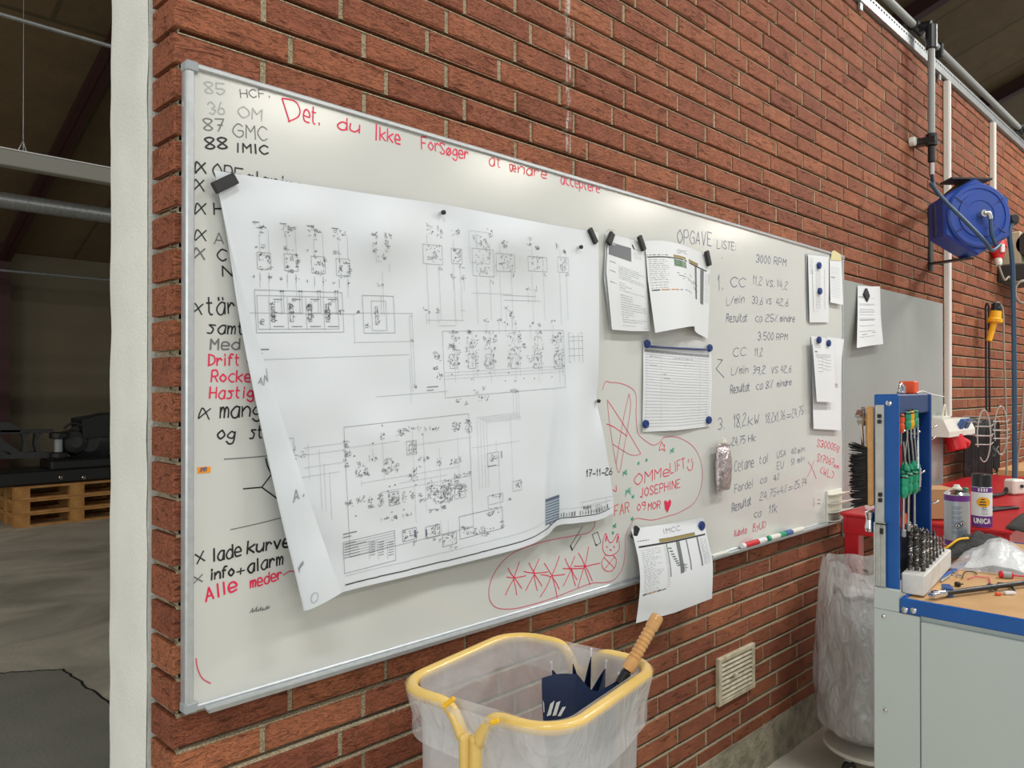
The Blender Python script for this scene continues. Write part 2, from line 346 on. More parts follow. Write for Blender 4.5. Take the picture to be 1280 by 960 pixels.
    def ribbon(s, pts, wd, n, mi=0):
        n = V(n)
        for a, b in zip(pts[:-1], pts[1:]):
            s.rk = (getattr(s, 'rk', 0) + 1) % 12; z = n * (s.rk * 1.5e-5); a = a + z; b = b + z   # no two pen strokes in one plane
            t = (b - a)
            if t.length < 1e-6: continue
            t.normalize(); sd = n.cross(t).normalized() * wd / 2; e = t * wd * 0.3
            s.add([a - e - sd, b + e - sd, b + e + sd, a - e + sd], [(0, 1, 2, 3)], mi)
        return s
    def fan(s, pts, mi=0): return s.add(pts, [tuple(range(len(pts)))], mi)
    def build(s, name, mats, parent=None, solid=None, origin=None):
        me = bpy.data.meshes.new(name)
        o0 = parent_world(parent) if parent else V((0, 0, 0))
        org = V(origin) if origin is not None else (o0 if parent else None)
        if org is None:
            xs = [p for p in s.v]; org = V(((min(p.x for p in xs) + max(p.x for p in xs)) / 2, (min(p.y for p in xs) + max(p.y for p in xs)) / 2, min(p.z for p in xs)))
        me.from_pydata([p - org for p in s.v], [], s.f)
        if not isinstance(mats, (list, tuple)): mats = [mats]
        for m in mats: me.materials.append(MT[m])
        me.polygons.foreach_set('material_index', s.m); me.polygons.foreach_set('use_smooth', s.sm); me.update()
        o = bpy.data.objects.new(name, me); COL.objects.link(o)
        if parent: o.parent = parent; o.location = org - o0
        else: o.location = org
        if solid:
            md = o.modifiers.new('thickness', 'SOLIDIFY'); md.thickness = solid; md.offset = -1
        return o
def parent_world(p):
    l = V(p.location)
    while p.parent: p = p.parent; l = l + V(p.location)
    return l
def tag(o, label=None, cat=None, group=None, kind=None):
    if label: o['label'] = label
    if cat: o['category'] = cat
    if group: o['group'] = group
    if kind: o['kind'] = kind
    return o
def thing(name, label, cat, loc, group=None):
    o = bpy.data.objects.new(name, None); COL.objects.link(o); o.location = loc; o.empty_display_size = 0.05
    return tag(o, label, cat, group)
def copy_thing(root, loc, label, group=None):
    r = root.copy(); COL.objects.link(r); r.location = loc; r['label'] = label
    if group: r['group'] = group
    for ch in list(root.children):
        c = ch.copy(); COL.objects.link(c); c.parent = r
        for g in list(ch.children):
            d = g.copy(); COL.objects.link(d); d.parent = c
    return r
def structure(mb, name, mats, **k):
    o = mb.build(name, mats, origin=(0, 0, 0), **k); o['kind'] = 'structure'; return o
X3 = (V((1, 0, 0)), V((0, 1, 0)), V((0, 0, 1)))
def smooth_pts(pts, n=5, closed=False):
    P = [V(p) for p in pts]
    if len(P) < 3: return P
    out = []; m = len(P)
    for i in range(m if closed else m - 1):
        p0 = P[i - 1] if (closed or i > 0) else P[0]; p1 = P[i]; p2 = P[(i + 1) % m]; p3 = P[(i + 2) % m] if (closed or i + 2 < m) else P[-1]
        for k in range(n):
            t = k / n; out.append(0.5 * (2 * p1 + (p2 - p0) * t + (2 * p0 - 5 * p1 + 4 * p2 - p3) * t * t + (3 * p1 - p0 - 3 * p2 + p3) * t ** 3))
    if not closed: out.append(P[-1])
    return out

# ------------------------------------------------------------------ hand lettering: one pen line per stroke
GL = {'A': '02 28 42;14 34', 'B': '02 08;~08 28 37 26 05 35 43 32 02', 'C': '~47 28 06 04 22 43', 'D': '02 08;~08 37 45 33 02', 'E': '48 08 02 42;05 35',
 'F': '02 08 48;05 35', 'G': '~47 28 06 04 22 43 45 25', 'H': '02 08;42 48;05 45', 'I': '22 28', 'J': '~38 33 22 03', 'K': '02 08;48 04;15 42', 'L': '08 02 42',
 'M': '02 08 25 48 42', 'N': '02 08 42 48', 'O': '~28 06 04 22 44 46 28', 'P': '02 08;~08 38 46 35 05', 'R': '02 08;~08 38 46 35 05;25 42', 'S': '~47 28 07 25 43 22 03',
 'T': '08 48;28 22', 'U': '~08 04 22 44 48', 'V': '08 22 48', 'W': '08 12 25 32 48', 'X': '02 48;08 42', 'Y': '08 25 48;25 22', 'Z': '08 48 02 42',
 'a': '~46 26 04 12 32 45;46 42', 'b': '08 02;~04 26 44 22 02', 'c': '~46 26 04 22 42', 'd': '~45 26 04 12 32 44;48 42', 'e': '~04 44 36 16 04 12 42', 'f': '~48 28 16 12;06 36', 'g': '~45 26 04 13 33 45;~46 41 20 01',
 'h': '08 02;~04 26 45 42', 'i': '26 22;28 27', 'j': '~26 21 00;28 27', 'k': '08 02;46 04;14 42', 'l': '28 22', 'm': '06 02;~04 16 25 22;~24 36 45 42', 'n': '06 02;~04 26 45 42',
 'o': '~26 04 22 44 26', 'p': '06 00;~05 26 44 22 03', 'r': '06 02;~04 26 45', 's': '~46 16 25 34 22 02', 't': '18 13 22 32;06 36', 'u': '~06 03 22 44;46 42', 'v': '06 22 46',
 'w': '06 12 24 32 46', 'x': '06 42;02 46', 'y': '06 24;46 10', 'ä': '~46 26 04 12 32 45;46 42;18 17;38 37', 'ø': '~26 04 22 44 26;02 46', 'æ': '~26 06 04 12 24 26;~24 44 36 25 23 42',
 '0': '~28 05 22 45 28', '1': '16 28 22', '2': '~07 28 47 04 02;02 42', '3': '~07 28 46 25 44 22 03', '4': '28 04 44;37 32', '5': '48 08 05;~05 35 44 22 03', '6': '~38 15 03 22 43 35 04',
 '7': '08 48 12;15 35', '8': '~25 07 28 47 25 03 22 43 25', '9': '~46 27 06 15 45;~47 43 22', ',': '22 11', '.': '22 23', ':': '22 23;25 26', '/': '02 48', '%': '02 48;17 18;32 33',
 '+': '04 44;22 26', '=': '03 43;05 45', '-': '04 44', '(': '~38 16 14 32', ')': '~18 36 34 12', '~': '~46 13 02 04 16 42', ' ': ''}
NARROW = {'I': .45, 'l': .4, 'i': .4, '1': .6, ',': .4, '.': .35, ':': .35, ' ': .7, 'J': .85, 't': .8, 'f': .85, 'r': .8, '(': .5, ')': .5}
def strokes(text, jit=0.12):
    """pen lines of a word as points (x, y): width of the word = 1 letter each 4 units + gap, height 6"""
    out = []; x = 0.0
    for ch in text:
        wd = 4 * NARROW.get(ch, 1)
        for st in GL.get(ch, '').split(';'):
            st = st.strip()
            if not st: continue
            sm = st.startswith('~'); st = st.lstrip('~')
            pts = [V((x + (int(a[0]) - 2) * (wd / 4 if wd > 3 else 1) + wd / 2 + random.uniform(-jit, jit), int(a[1]) - 2 + random.uniform(-jit, jit), 0)) for a in st.split()]
            out.append(smooth_pts(pts, 5) if sm else pts)
        x += wd + 1.5
    return out, x - 1.5
def write(mb, text, p0, p1, h, wd, mi, surf, n=(0, -1, 0), slant=0.08, jit=0.12):
    """write text from p0 to p1 (2D surface coordinates), cap height h; surf maps 2D -> point"""
    st, W = strokes(text, jit); p0 = V((*p0, 0)); p1 = V((*p1, 0)); ex = (p1 - p0) / W; ey = V((-ex.y, ex.x, 0)).normalized() * h / 6
    for s in st:
        mb.ribbon([surf(*(p0 + ex * (q.x + slant * q.y * 1.0) + ey * q.y).xy) for q in s], wd * random.uniform(0.85, 1.1), n, mi)

# ================================================================== the setting
BY = 0.02                                                   # face of the brick wall (the whiteboard's face is y = 0)
XE = py(217, 484, BY).x                                      # free end of the wall
WTOP = 3.33; WX1 = 9.5
fl = MB(); fl.add([(-8, -7, 0), (16, -7, 0), (16, 9.6, 0), (-8, 9.6, 0)], [(0, 1, 2, 3)]); structure(fl, 'floor', 'floor')
edge = [pz(u, v, 0) for (u, v) in ((-60, 848), (0, 842), (40, 839), (78, 837), (96, 850), (118, 866), (150, 890))]   # older, darker slab ends at a ragged joint
ep = []
for a, b in zip(edge[:-1], edge[1:]):
    for k in range(6): ep.append(a.lerp(b, k / 6) + V((random.uniform(-.008, .008), random.uniform(-.008, .008), 0)))
sb_ = MB(); pts = [V((p.x, p.y, .002)) for p in ep] + [V((edge[-1].x, edge[-1].y, .002)), V((1.2, .34, .002)), V((1.2, 0, .002)), V((-4, 0, .002)), V((-4, edge[0].y, .002))]; sb_.fan(pts)
structure(sb_, 'floor_slab', 'floor_dark')
jt_ = MB(); jt_.ribbon([V((p.x, p.y, .0025)) for p in ep], .012, (0, 0, 1)); structure(jt_, 'floor_joint', 'dark')
# brick wall: every brick a chamfered block, raked bed joints between
wl = MB(); C = 0.0667; Z0 = 0.158; LB = 0.24; JT = 0.012
rows = int((WTOP - Z0) / C) + 1; kA = round((2.096 - Z0) / C)
for k in range(rows):
    zb = Z0 + k * C; zt = min(zb + C - JT, WTOP)
    if zt - zb < 0.02: continue
    sh = [0, 0.06, 0, -0.06][(k - kA) % 4]
    x = XE; nx = 0.741 + XE - 0.563 + sh
    while x < WX1:
        x1 = nx - JT / 2; x0 = x
        dy = random.uniform(-0.002, 0.002); dz = random.uniform(-0.0012, 0.0012); tl = random.uniform(-0.0012, 0.0012)
        dep = 0.105 if x0 == XE else 0.05
        a = V((x0, BY + dy, zb + dz)); ch = 0.0025
        L_ = x1 - x0; H_ = zt - zb
        q0 = [(x0 + ch, BY + dy, zb + dz + ch), (x1 - ch, BY + dy + tl, zb + dz + ch), (x1 - ch, BY + dy + tl, zt + dz - ch), (x0 + ch, BY + dy, zt + dz - ch)]
        q1 = [(x0, BY + dy + ch, zb + dz), (x1, BY + dy + tl + ch, zb + dz), (x1, BY + dy + tl + ch, zt + dz), (x0, BY + dy + ch, zt + dz)]
        q2 = [(p[0], BY + dep, p[2]) for p in q1]
        vs = q0 + q1 + q2; fs = [(0, 1, 2, 3)]
        for r in (0, 4):
            for i in range(4): j = (i + 1) % 4; fs.append((r + i, r + 4 + i, r + 4 + j, r + j))
        wl.add(vs, fs, 0)
        x = x1 + JT; nx += LB
    # mortar: nearly flush upright joints, sloping raked bed joint above
    zt2 = zb + C; ys = [(zb - 0.0005, BY + 0.004), (zt - .001, BY + .004), (zt - .001, BY + 0.0008), (zt + 0.0018, BY + 0.0015), (zt + .0040, BY + .008), (zt + .0055, BY + 0.036), (zt2 + .0025, BY + .036), (zt2 + .0025, BY + 0.004)]
    if zt2 > WTOP: ys = [(zb - .0005, BY + .004), (WTOP, BY + .004), (WTOP, BY + .05)]; zt2 = WTOP
    for (za, ya), (zc, yc) in zip(ys[:-1], ys[1:]):
        wl.add([(XE + 0.006, ya, za), (WX1, ya, za), (WX1, yc, zc), (XE + 0.006, yc, zc)], [(0, 1, 2, 3)], 1)
    wl.add([(XE + 0.006, BY + 0.006, zb), (XE + 0.006, BY + 0.11, zb), (XE + 0.012, BY + 0.11, zt2), (XE + 0.012, BY + 0.006, zt2)], [(0, 1, 2, 3)], 1)
wl.box((XE + 0.02, BY + 0.042, 0), (WX1, BY + 0.10, WTOP), 1)
structure(wl, 'wall_front', ['brick', 'mortar'])
# back leaf of the same wall: white painted end
jb = MB(); XJ = XE - 0.006
def jambf(s, t):
    y = BY + 0.124 + s * 0.209; z = t * WTOP
    return V((XJ + mnoise.noise(V((y * 14, z * 9, 0))) * 0.003 + (0.004 if s in (0, 1) else 0), y + (mnoise.noise(V((7, z * 11, 3))) * 0.004 if s in (0, 1) else 0), z))
jb.grid(jambf, 6, 120, 0)
jb.box((XJ + 0.006, BY + 0.125, 0), (WX1, BY + 0.333, WTOP), 0)
jb.box((XE + 0.022, BY + 0.10, 0), (XE + 0.06, BY + 0.126, WTOP), 1)
structure(jb, 'wall_rear_leaf', ['white_render', 'mortar_dark'])
pl = MB()
def plf(s, t):
    x = XE + s * (WX1 - XE); z = t * 0.172
    return V((x, BY - 0.008 + mnoise.noise(V((x * 7, z * 12, 1))) * 0.004, z + (mnoise.noise(V((x * 5, 0, 4))) * 0.005 if t == 1 else 0)))
pl.grid(plf, 220, 5, 0); pl.add([(XE, BY - 0.008, 0.17), (WX1, BY - 0.008, 0.17), (WX1, BY + 0.03, 0.172), (XE, BY + 0.03, 0.172)], [(0, 1, 2, 3)], 0)
pl.add([(XE, BY - .008, 0), (XE, BY + .11, 0), (XE, BY + .11, .172), (XE, BY - .008, .172)], [(0, 1, 2, 3)], 0)
structure(pl, 'baseboard_front', 'concrete')
# far hall behind the opening
YB = 9.5
bw = MB(); bw.box((-8, YB, 0), (16, YB + 0.1, 3.35)); structure(bw, 'wall_back', 'beige_wall')
sl = 0.36; zE = 3.12; yR = -2.0
def roofz(y): return zE + (YB - y) * sl
ce = MB(); ce.add([(-8, YB + 0.1, roofz(YB + .1)), (26, YB + .1, roofz(YB + .1)), (26, yR, roofz(yR)), (-8, yR, roofz(yR))], [(0, 1, 2, 3)])
ce.add([(-8, YB + 0.1, roofz(YB + .1) + .1), (26, YB + .1, roofz(YB + .1) + .1), (26, yR, roofz(yR) + .1), (-8, yR, roofz(yR) + .1)], [(3, 2, 1, 0)])
structure(ce, 'ceiling', 'ceiling')
for i, bx in enumerate((2.25, 5.95, 9.65, 13.35, 17.05, 20.75)):
    b = MB(); hw = 0.07; dp = 0.22
    for (a0, a1, d0, d1) in ((-hw, hw, dp - .02, dp), (-.006, .006, 0, dp)):
        y0, y1 = YB, yR
        vs = [(bx + a, y, roofz(y) - d) for y in (y0, y1) for a in (a0, a1) for d in (d0, d1)]
        b.add(vs, [(0, 1, 3, 2), (4, 6, 7, 5), (0, 4, 5, 1), (2, 3, 7, 6), (0, 2, 6, 4), (1, 5, 7, 3)])
    for (a0, a1, e0, e1) in ((-hw, hw, 0, .015), (-hw, hw, .2, .215), (-.006, .006, 0, .2)):
        b.box((bx + a0, YB - .22 + e0, 0), (bx + a1, YB - .22 + e1, roofz(YB) + .06))
    structure(b, 'trim_%d' % (i + 1), 'steel_red')

# ================================================================== whiteboard
bl = py(231, 484).x; br_ = py(1054, 484).x
zt = py(231, 75).z; zb = py(229, 893).z; zt2 = py(1054, 320).z; zb2 = py(1054, 648).z
ZT = (zt + zt2) / 2; ZB = (zb + zb2) / 2
wb = thing('whiteboard', 'large wall whiteboard covered in handwriting and pinned papers on the brick wall', 'whiteboard', (bl, BY, ZB))
def bp2(u, v): p = py(u, v); return (p.x, p.z)                # a pixel as board coordinates
def on_board(x, z): return V((x, -0.0006, z))
pn = MB(); pn.box((bl + .004, 0, ZB + .004), (br_ - .004, 0.016, ZT - .004), 0)
INK = ['board', 'ink_black', 'ink_dim', 'ink_faint', 'ink_red', 'ink_pink', 'ink_orange', 'ink_navy', 'ink_green', 'white_print']
def scale_at(u): return (py(u, 400) - py(u, 500)).length / 100   # metres per pixel (upright) on the board
def bw_(text, u0, v0, u1, v1, hpx, mi, pen=2.2, slant=0.08, jit=0.14):
    write(pn, text, bp2(u0, v0), bp2(u1, v1), hpx * scale_at(u0), pen * scale_at((u0 + u1) / 2), mi, on_board, slant=slant, jit=jit)
def bl_(pts, mi, pen=1.3, sm=True, closed=False):
    q = [on_board(*bp2(*p)) for p in pts]
    if sm: q = smooth_pts(q, 5, closed)
    pn.ribbon(q, pen * scale_at(pts[0][0]), (0, -1, 0), mi)
# left list
bw_('85', 256, 116, 281, 119, 14, 3, 1.4); bw_('HCF.', 301, 122, 338, 122, 10, 2, 1.3)
bw_('36', 262, 143, 281, 143, 15, 3, 1.3); bw_('OM', 298, 146, 327, 151, 14, 3, 1.5)
bw_('87', 255, 163, 281, 164, 15, 2, 1.4); bw_('GMC', 292, 171, 334, 176, 17, 2, 1.3)
bw_('88', 257, 186, 284, 186, 14, 1, 2.1); bw_('IMIC', 295, 190, 335, 193, 11, 1, 2.1)
for (u, v) in ((244, 216), (242, 238), (244, 267), (244, 300), (242, 323), (239, 392), (248, 523)): bw_('~', u, v, u + 13, v + 1, 20, 1 if v != 323 else 2, 1.8)
bw_('OPFølgning', 266, 221, 378, 241, 17, 1, 1.8); bw_('H', 268, 268, 280, 268, 14, 1, 1.8); bw_('N', 278, 345, 290, 345, 12, 1, 1.9); bw_('C', 272, 326, 283, 326, 14, 1, 1.8); bw_('A', 268, 305, 279, 305, 14, 2, 1.4)
bw_('tär', 259, 393, 293, 392, 21, 1, 2.0); bw_('samt', 259, 416, 304, 418, 15, 1, 1.9); bw_('Med', 263, 437, 299, 436, 13, 2, 1.9)
bw_('Drift o', 261, 457, 316, 456, 14, 4, 1.9); bw_('Rocker', 264, 477, 321, 477, 14, 4, 1.9); bw_('Hastigh', 262, 498, 326, 497, 14, 4, 1.9)
bw_('mang', 275, 522, 325, 520, 19, 1, 2.0); bw_('og', 271, 548, 292, 550, 16, 1, 1.9); bw_('st', 312, 548, 328, 547, 15, 1, 1.9)
bl_([(280, 574), (310, 572), (342, 569)], 2, 1.2); bl_([(332, 573), (334, 582), (339, 592)], 1, 1.8); bl_([(340, 592), (327, 609), (304, 611)], 1, 1.6, False); bl_([(327, 609), (350, 626)], 1, 1.7)
bl_([(288, 662), (320, 655), (356, 646)], 2, 1.0)
bw_('x', 246, 705, 256, 701, 19, 1, 2.0); bw_('lade', 266, 702, 301, 694, 16, 1, 2.4); bw_('kurve', 309, 692, 361, 683, 15, 1, 2.4)
bw_('x', 241, 730, 253, 727, 14, 2, 1.5); bw_('info', 263, 725, 292, 719, 13, 1, 2.2); bw_('+', 296, 719, 305, 717, 12, 1, 2.0); bw_('alarm', 310, 716, 353, 705, 15, 1, 2.2)
bw_('Alle', 257, 752, 296, 737, 16, 4, 2.3); bw_('meder', 313, 735, 352, 723, 13, 4, 2.0); bl_([(354, 719), (362, 714), (369, 715)], 5, 1.5)
for k in range(9): u = 312 + k * 2.6; bl_([(u, 766 - k * .5), (u + 4, 758 + random.uniform(-2, 4)), (u + 3, 765 - k * .6)], 2, 0.9, False)
bl_([(245, 823), (247, 836), (253, 848), (263, 854)], 5, 1.5)
# red sentence along the top
bw_('D', 361, 152, 379, 150, 28, 4, 1.9, 0.0); bw_('et.', 379, 151, 400, 157, 21, 4, 1.8); bw_('du', 422, 161, 449, 166, 15, 4, 1.8); bw_('I', 467, 175, 473, 176, 20, 4, 1.8); bw_('kke', 475, 175, 500, 180, 16, 4, 1.8)
bw_('For', 527, 186, 549, 189, 15, 4, 1.7); bw_('Søger', 550, 192, 585, 199, 14, 4, 1.7); bw_('at', 611, 206, 626, 210, 14, 6, 1.5); bw_('ændre', 637, 214, 683, 223, 13, 6, 1.5); bw_('acceptere', 701, 229, 749, 241, 14, 4, 1.4)
# calculations on the right
N = 7
for t in [('OPGAVE', 847, 304, 889, 307, 17, N, 1.2), ('LISTE:', 896, 310, 920, 313, 10, N, 1.1), ('3000', 945, 328, 963, 330, 10, N, 1.0), ('RPM', 967, 330, 982, 333, 9, N, 1.0),
          ('1.', 897, 363, 904, 363, 20, N, 1.0), ('CC', 913, 358, 931, 359, 12, N, 1.1), ('11,2', 941, 355, 952, 357, 11, N, .9), ('VS.', 957, 357, 968, 359, 8, N, .9), ('14,2', 971, 359, 984, 362, 10, N, .9),
          ('L/min', 908, 382, 930, 378, 10, N, .9), ('33,6', 940, 379, 953, 381, 9, N, .9), ('VS', 957, 380, 964, 380, 7, N, .9), ('42,6', 970, 381, 985, 383, 9, N, .9),
          ('Resultat', 908, 402, 934, 402, 10, N, 1.1), ('ca', 944, 402, 952, 402, 9, N, 1.0), ('25%', 957, 402, 972, 402, 9, N, 1.0), ('mindre', 975, 402, 993, 402, 8, N, 1.0),
          ('3.500', 947, 425, 967, 425, 10, N, 1.0), ('RPM', 970, 425, 984, 425, 8, N, 1.0), ('CC', 916, 446, 932, 445, 11, N, 1.0), ('11,2', 943, 445, 953, 445, 10, N, .9),
          ('L/min', 914, 469, 935, 466, 10, N, .9), ('39,2', 941, 467, 956, 467, 10, N, 1.0), ('VS', 964, 467, 972, 466, 8, N, 1.0), ('42,6', 976, 466, 989, 465, 9, N, .9),
          ('Resultat', 913, 492, 937, 488, 10, N, 1.1), ('ca', 945, 487, 953, 486, 9, N, 1.0), ('8%', 957, 486, 966, 484, 9, N, 1.0), ('mindre', 971, 484, 989, 481, 8, N, 1.0),
          ('3.', 897, 538, 906, 536, 15, N, 1.0), ('18,2', 917, 535, 932, 532, 16, N, 1.0), ('kW', 935, 532, 948, 529, 11, N, 1.1), ('18,2x1,36', 957, 529, 981, 524, 12, N, .8), ('=', 983, 523, 988, 522, 9, N, .9), ('24,75', 990, 522, 1004, 518, 11, N, .8),
          ('24,75', 915, 557, 931, 554, 10, N, .9), ('Hk', 935, 553, 944, 551, 9, N, 1.0), ('Cetane', 918, 590, 942, 583, 13, N, .9), ('tal', 949, 580, 960, 577, 10, N, .9), ('USA', 971, 573, 982, 570, 8, N, .8), ('40', 989, 569, 995, 567, 8, N, .8), ('min', 997, 567, 1005, 564, 7, N, .8),
          ('EU', 971, 587, 979, 585, 9, N, .8), ('51', 989, 582, 993, 581, 8, N, .8), ('min', 997, 579, 1005, 576, 7, N, .8), ('Fordel', 918, 616, 941, 608, 10, N, .9), ('ca', 950, 605, 958, 602, 8, N, .9), ('4%', 967, 602, 974, 599, 8, N, .9),
          ('24,75+4%', 950, 626, 983, 615, 10, N, .8), ('=', 985, 614, 990, 612, 8, N, .9), ('25,74', 993, 611, 1008, 606, 9, N, .8), ('Resultat', 915, 640, 939, 630, 10, N, 1.2), ('ca', 942, 647, 951, 645, 8, N, .9), ('11k', 961, 642, 971, 640, 11, N, 1.0),
          ('Kubota', 918, 671, 933, 666, 8, 5, 1.0), ('By', 941, 664, 948, 662, 9, 5, 1.0), ('UD', 949, 662, 957, 659, 8, 5, 1.0),
          ('S3000', 1021, 558, 1041, 562, 9, 4, 1.0), ('58', 1041, 562, 1048, 566, 8, 4, .9), ('S17067', 1021, 576, 1042, 582, 9, 4, .9), ('km', 1042, 584, 1048, 586, 5, 4, .9), ('(WL)', 1025, 592, 1041, 598, 9, 4, .9)]:
    bw_(*t[:6], t[6], t[7] * .85 if t[6] == 7 else t[7], slant=.14, jit=0.28)
bl_([(897, 449), (903, 450), (895, 461), (905, 472)], 7, 1.0, False); bl_([(1010, 577), (1015, 585), (1020, 598)], 5, .9); bl_([(1018, 575), (1013, 588), (1009, 596)], 5, .8)
bl_([(1017, 622), (1017, 634)], 5, .8); bl_([(1022, 624), (1025, 625)], 5, .8); bl_([(1022, 629), (1025, 630)], 7, .8)
# child's drawing
bl_([(753, 487), (757, 477), (763, 478), (775, 479), (789, 485), (795, 495), (795, 520), (797, 540), (803, 548), (815, 556), (823, 554), (830, 547), (843, 546), (855, 550), (866, 558), (874, 571), (878, 590), (876, 610), (868, 628), (850, 640), (835, 645), (815, 650), (795, 648), (788, 657), (782, 670), (781, 690), (778, 710), (768, 724), (757, 728), (740, 729), (715, 738), (690, 748), (660, 757), (640, 761), (622, 760), (613, 752), (611, 738), (616, 720), (630, 700), (650, 687), (680, 677), (710, 671), (735, 666), (743, 657), (742, 648)], 5, 0.9)
bl_([(759, 500), (777, 527), (801, 567)], 4, 0.9); bl_([(801, 567), (795, 569), (785, 567), (766, 555)], 5, .8); bl_([(758, 530), (766, 533), (784, 545)], 4, 1.0)
bl_([(786, 492), (788, 510), (780, 560), (774, 590), (769, 575), (762, 530), (759, 502)], 5, .8); bl_([(786, 492), (778, 530), (770, 580)], 5, .8)
bl_([(824, 563), (825, 557), (827, 552), (829, 557), (831, 556), (830, 560), (831, 564), (828, 561), (824, 563)], 4, .9, False)
bw_('OM', 793, 607, 815, 601, 14, 4, 1.2); bw_('Me', 818, 599, 836, 594, 12, 4, 1.2); bw_('LIFT', 838, 592, 856, 585, 13, 4, 1.1)
bl_([(859, 583), (861, 588), (865, 586), (866, 577)], 4, 1.1); bl_([(860, 578), (861, 574)], 4, 1.1); bl_([(864, 577), (865, 573)], 4, 1.1)
bw_('JOSEPHINE', 800, 622, 850, 609, 11, 4, 1.1); bw_('FAR', 768, 645, 786, 640, 13, 6, 1.1); bw_('o9', 796, 638, 806, 637, 12, 4, 1.1); bw_('MOR', 810, 638, 825, 635, 9, 4, 1.1)
bl_([(766, 612), (770, 614), (770, 607)], 4, 1.1)
hp = [(830, 627), (832, 625), (834, 628), (837, 624), (839, 627), (838, 632), (834, 641), (831, 636)]
pn.fan([V((p.x, -0.0007, p.z)) for p in [py(*q) for q in hp]], 4)
for (u, v, ra) in ((781, 592, 5), (785, 616, 7), (791, 621, 2.5), (768, 658, 4), (790, 649, 2.8), (840, 564, 4.5), (798, 579, 2), (808, 575, 2), (766, 666, 2)):
    for k in range(4): bl_([(u - ra * .5, v + ra * (.7 - .4 * k)), (u, v - ra * .6 + k), (u + ra * .5, v - ra * (.9 - .4 * k))], 8, 0.9)
for (u, v, s) in ((643, 723, 18), (667, 717, 20), (690, 720, 22), (713, 711, 17), (731, 708, 22)):
    for a, f in ((74, 1.15), (118, .8), (8, .85), (172, .62), (-78, 1.2), (-114, 1.35), (-58, .9)):
        l = s * f * random.uniform(.85, 1.1); a += random.uniform(-6, 6); bl_([(u + random.uniform(-1.5, 1.5), v + random.uniform(-1.5, 1.5)), (u + l * .5 * math.cos(R(a)) + random.uniform(-1, 1), v - l * .5 * math.sin(R(a))), (u + l * math.cos(R(a)), v - l * math.sin(R(a)))], 4, 1.1)
bl_([(753, 686), (754, 675), (757, 667), (761, 677), (766, 677), (772, 667), (774, 680), (773, 688), (765, 694), (757, 693), (753, 686)], 4, 1.0)
bl_([(757, 676), (758, 670)], 4, 2.2); bl_([(771, 678), (772, 671)], 4, 2.2); bl_([(758, 683), (759, 684)], 4, 1.3); bl_([(767, 683), (768, 684)], 4, 1.3); bl_([(762, 687), (764, 688)], 4, 1.5)
bl_([(757, 694), (752, 703), (755, 712), (763, 714), (769, 708), (770, 699), (766, 694)], 4, 1.0, True); bl_([(755, 697), (768, 710)], 4, .8); bl_([(768, 696), (756, 711)], 4, .8)
bl_([(728, 658), (713, 682), (715, 688), (726, 670)], 1, .8, False); bl_([(713, 682), (715, 687)], 1, 2.0); bl_([(740, 668), (747, 665), (751, 678), (745, 682), (740, 668)], 1, .8, False); bl_([(744, 680), (746, 682)], 1, 1.6)
bl_([(758, 290), (760, 287), (768, 288)], 3, .8, False); bl_([(902, 322), (903, 323)], 7, .8)
pn.build('panel', INK, wb)
# aluminium frame with grey corner caps
fw = 0.012; fy = -0.006
for nm, lo, hi in (('frame_top', (bl, fy, ZT - fw), (br_, BY, ZT)), ('frame_bottom', (bl, fy, ZB), (br_, BY, ZB + fw)), ('frame_left', (bl, fy, ZB), (bl + .016, BY, ZT)), ('frame_right', (br_ - .014, fy, ZB), (br_, BY, ZT))):
    m = MB(); m.box(lo, hi, 0, .003); m.build('frame_rail', 'alu', wb)
for (cx, cz) in ((bl, ZT), (bl, ZB), (br_, ZT), (br_, ZB)):
    m = MB(); sx = 1 if cx == bl else -1; sz = -1 if cz == ZT else 1
    m.box((min(cx - sx * .002, cx + sx * .024), fy - .002, min(cz - sz * .002, cz + sz * .020)), (max(cx - sx * .002, cx + sx * .024), BY, max(cz - sz * .002, cz + sz * .020)), 0, .004)
    m.build('corner_cap', 'grey_plastic', wb)
m = MB()                                                     # pen tray lip along the bottom
tr = [(-.004, ZB + .001), (-.026, ZB - .002), (-.029, ZB + .007), (-.027, ZB + .008), (-.024, ZB + .002), (-.004, ZB + .006)]
x0, x1 = bl + .035, br_ - .03
m.add([(x, a, b) for x in (x0, x1) for a, b in tr], [(i, (i + 1) % 6, 6 + (i + 1) % 6, 6 + i) for i in range(6)] + [tuple(range(6)), tuple(range(11, 5, -1))])
m.build('pen_tray', 'alu', wb)

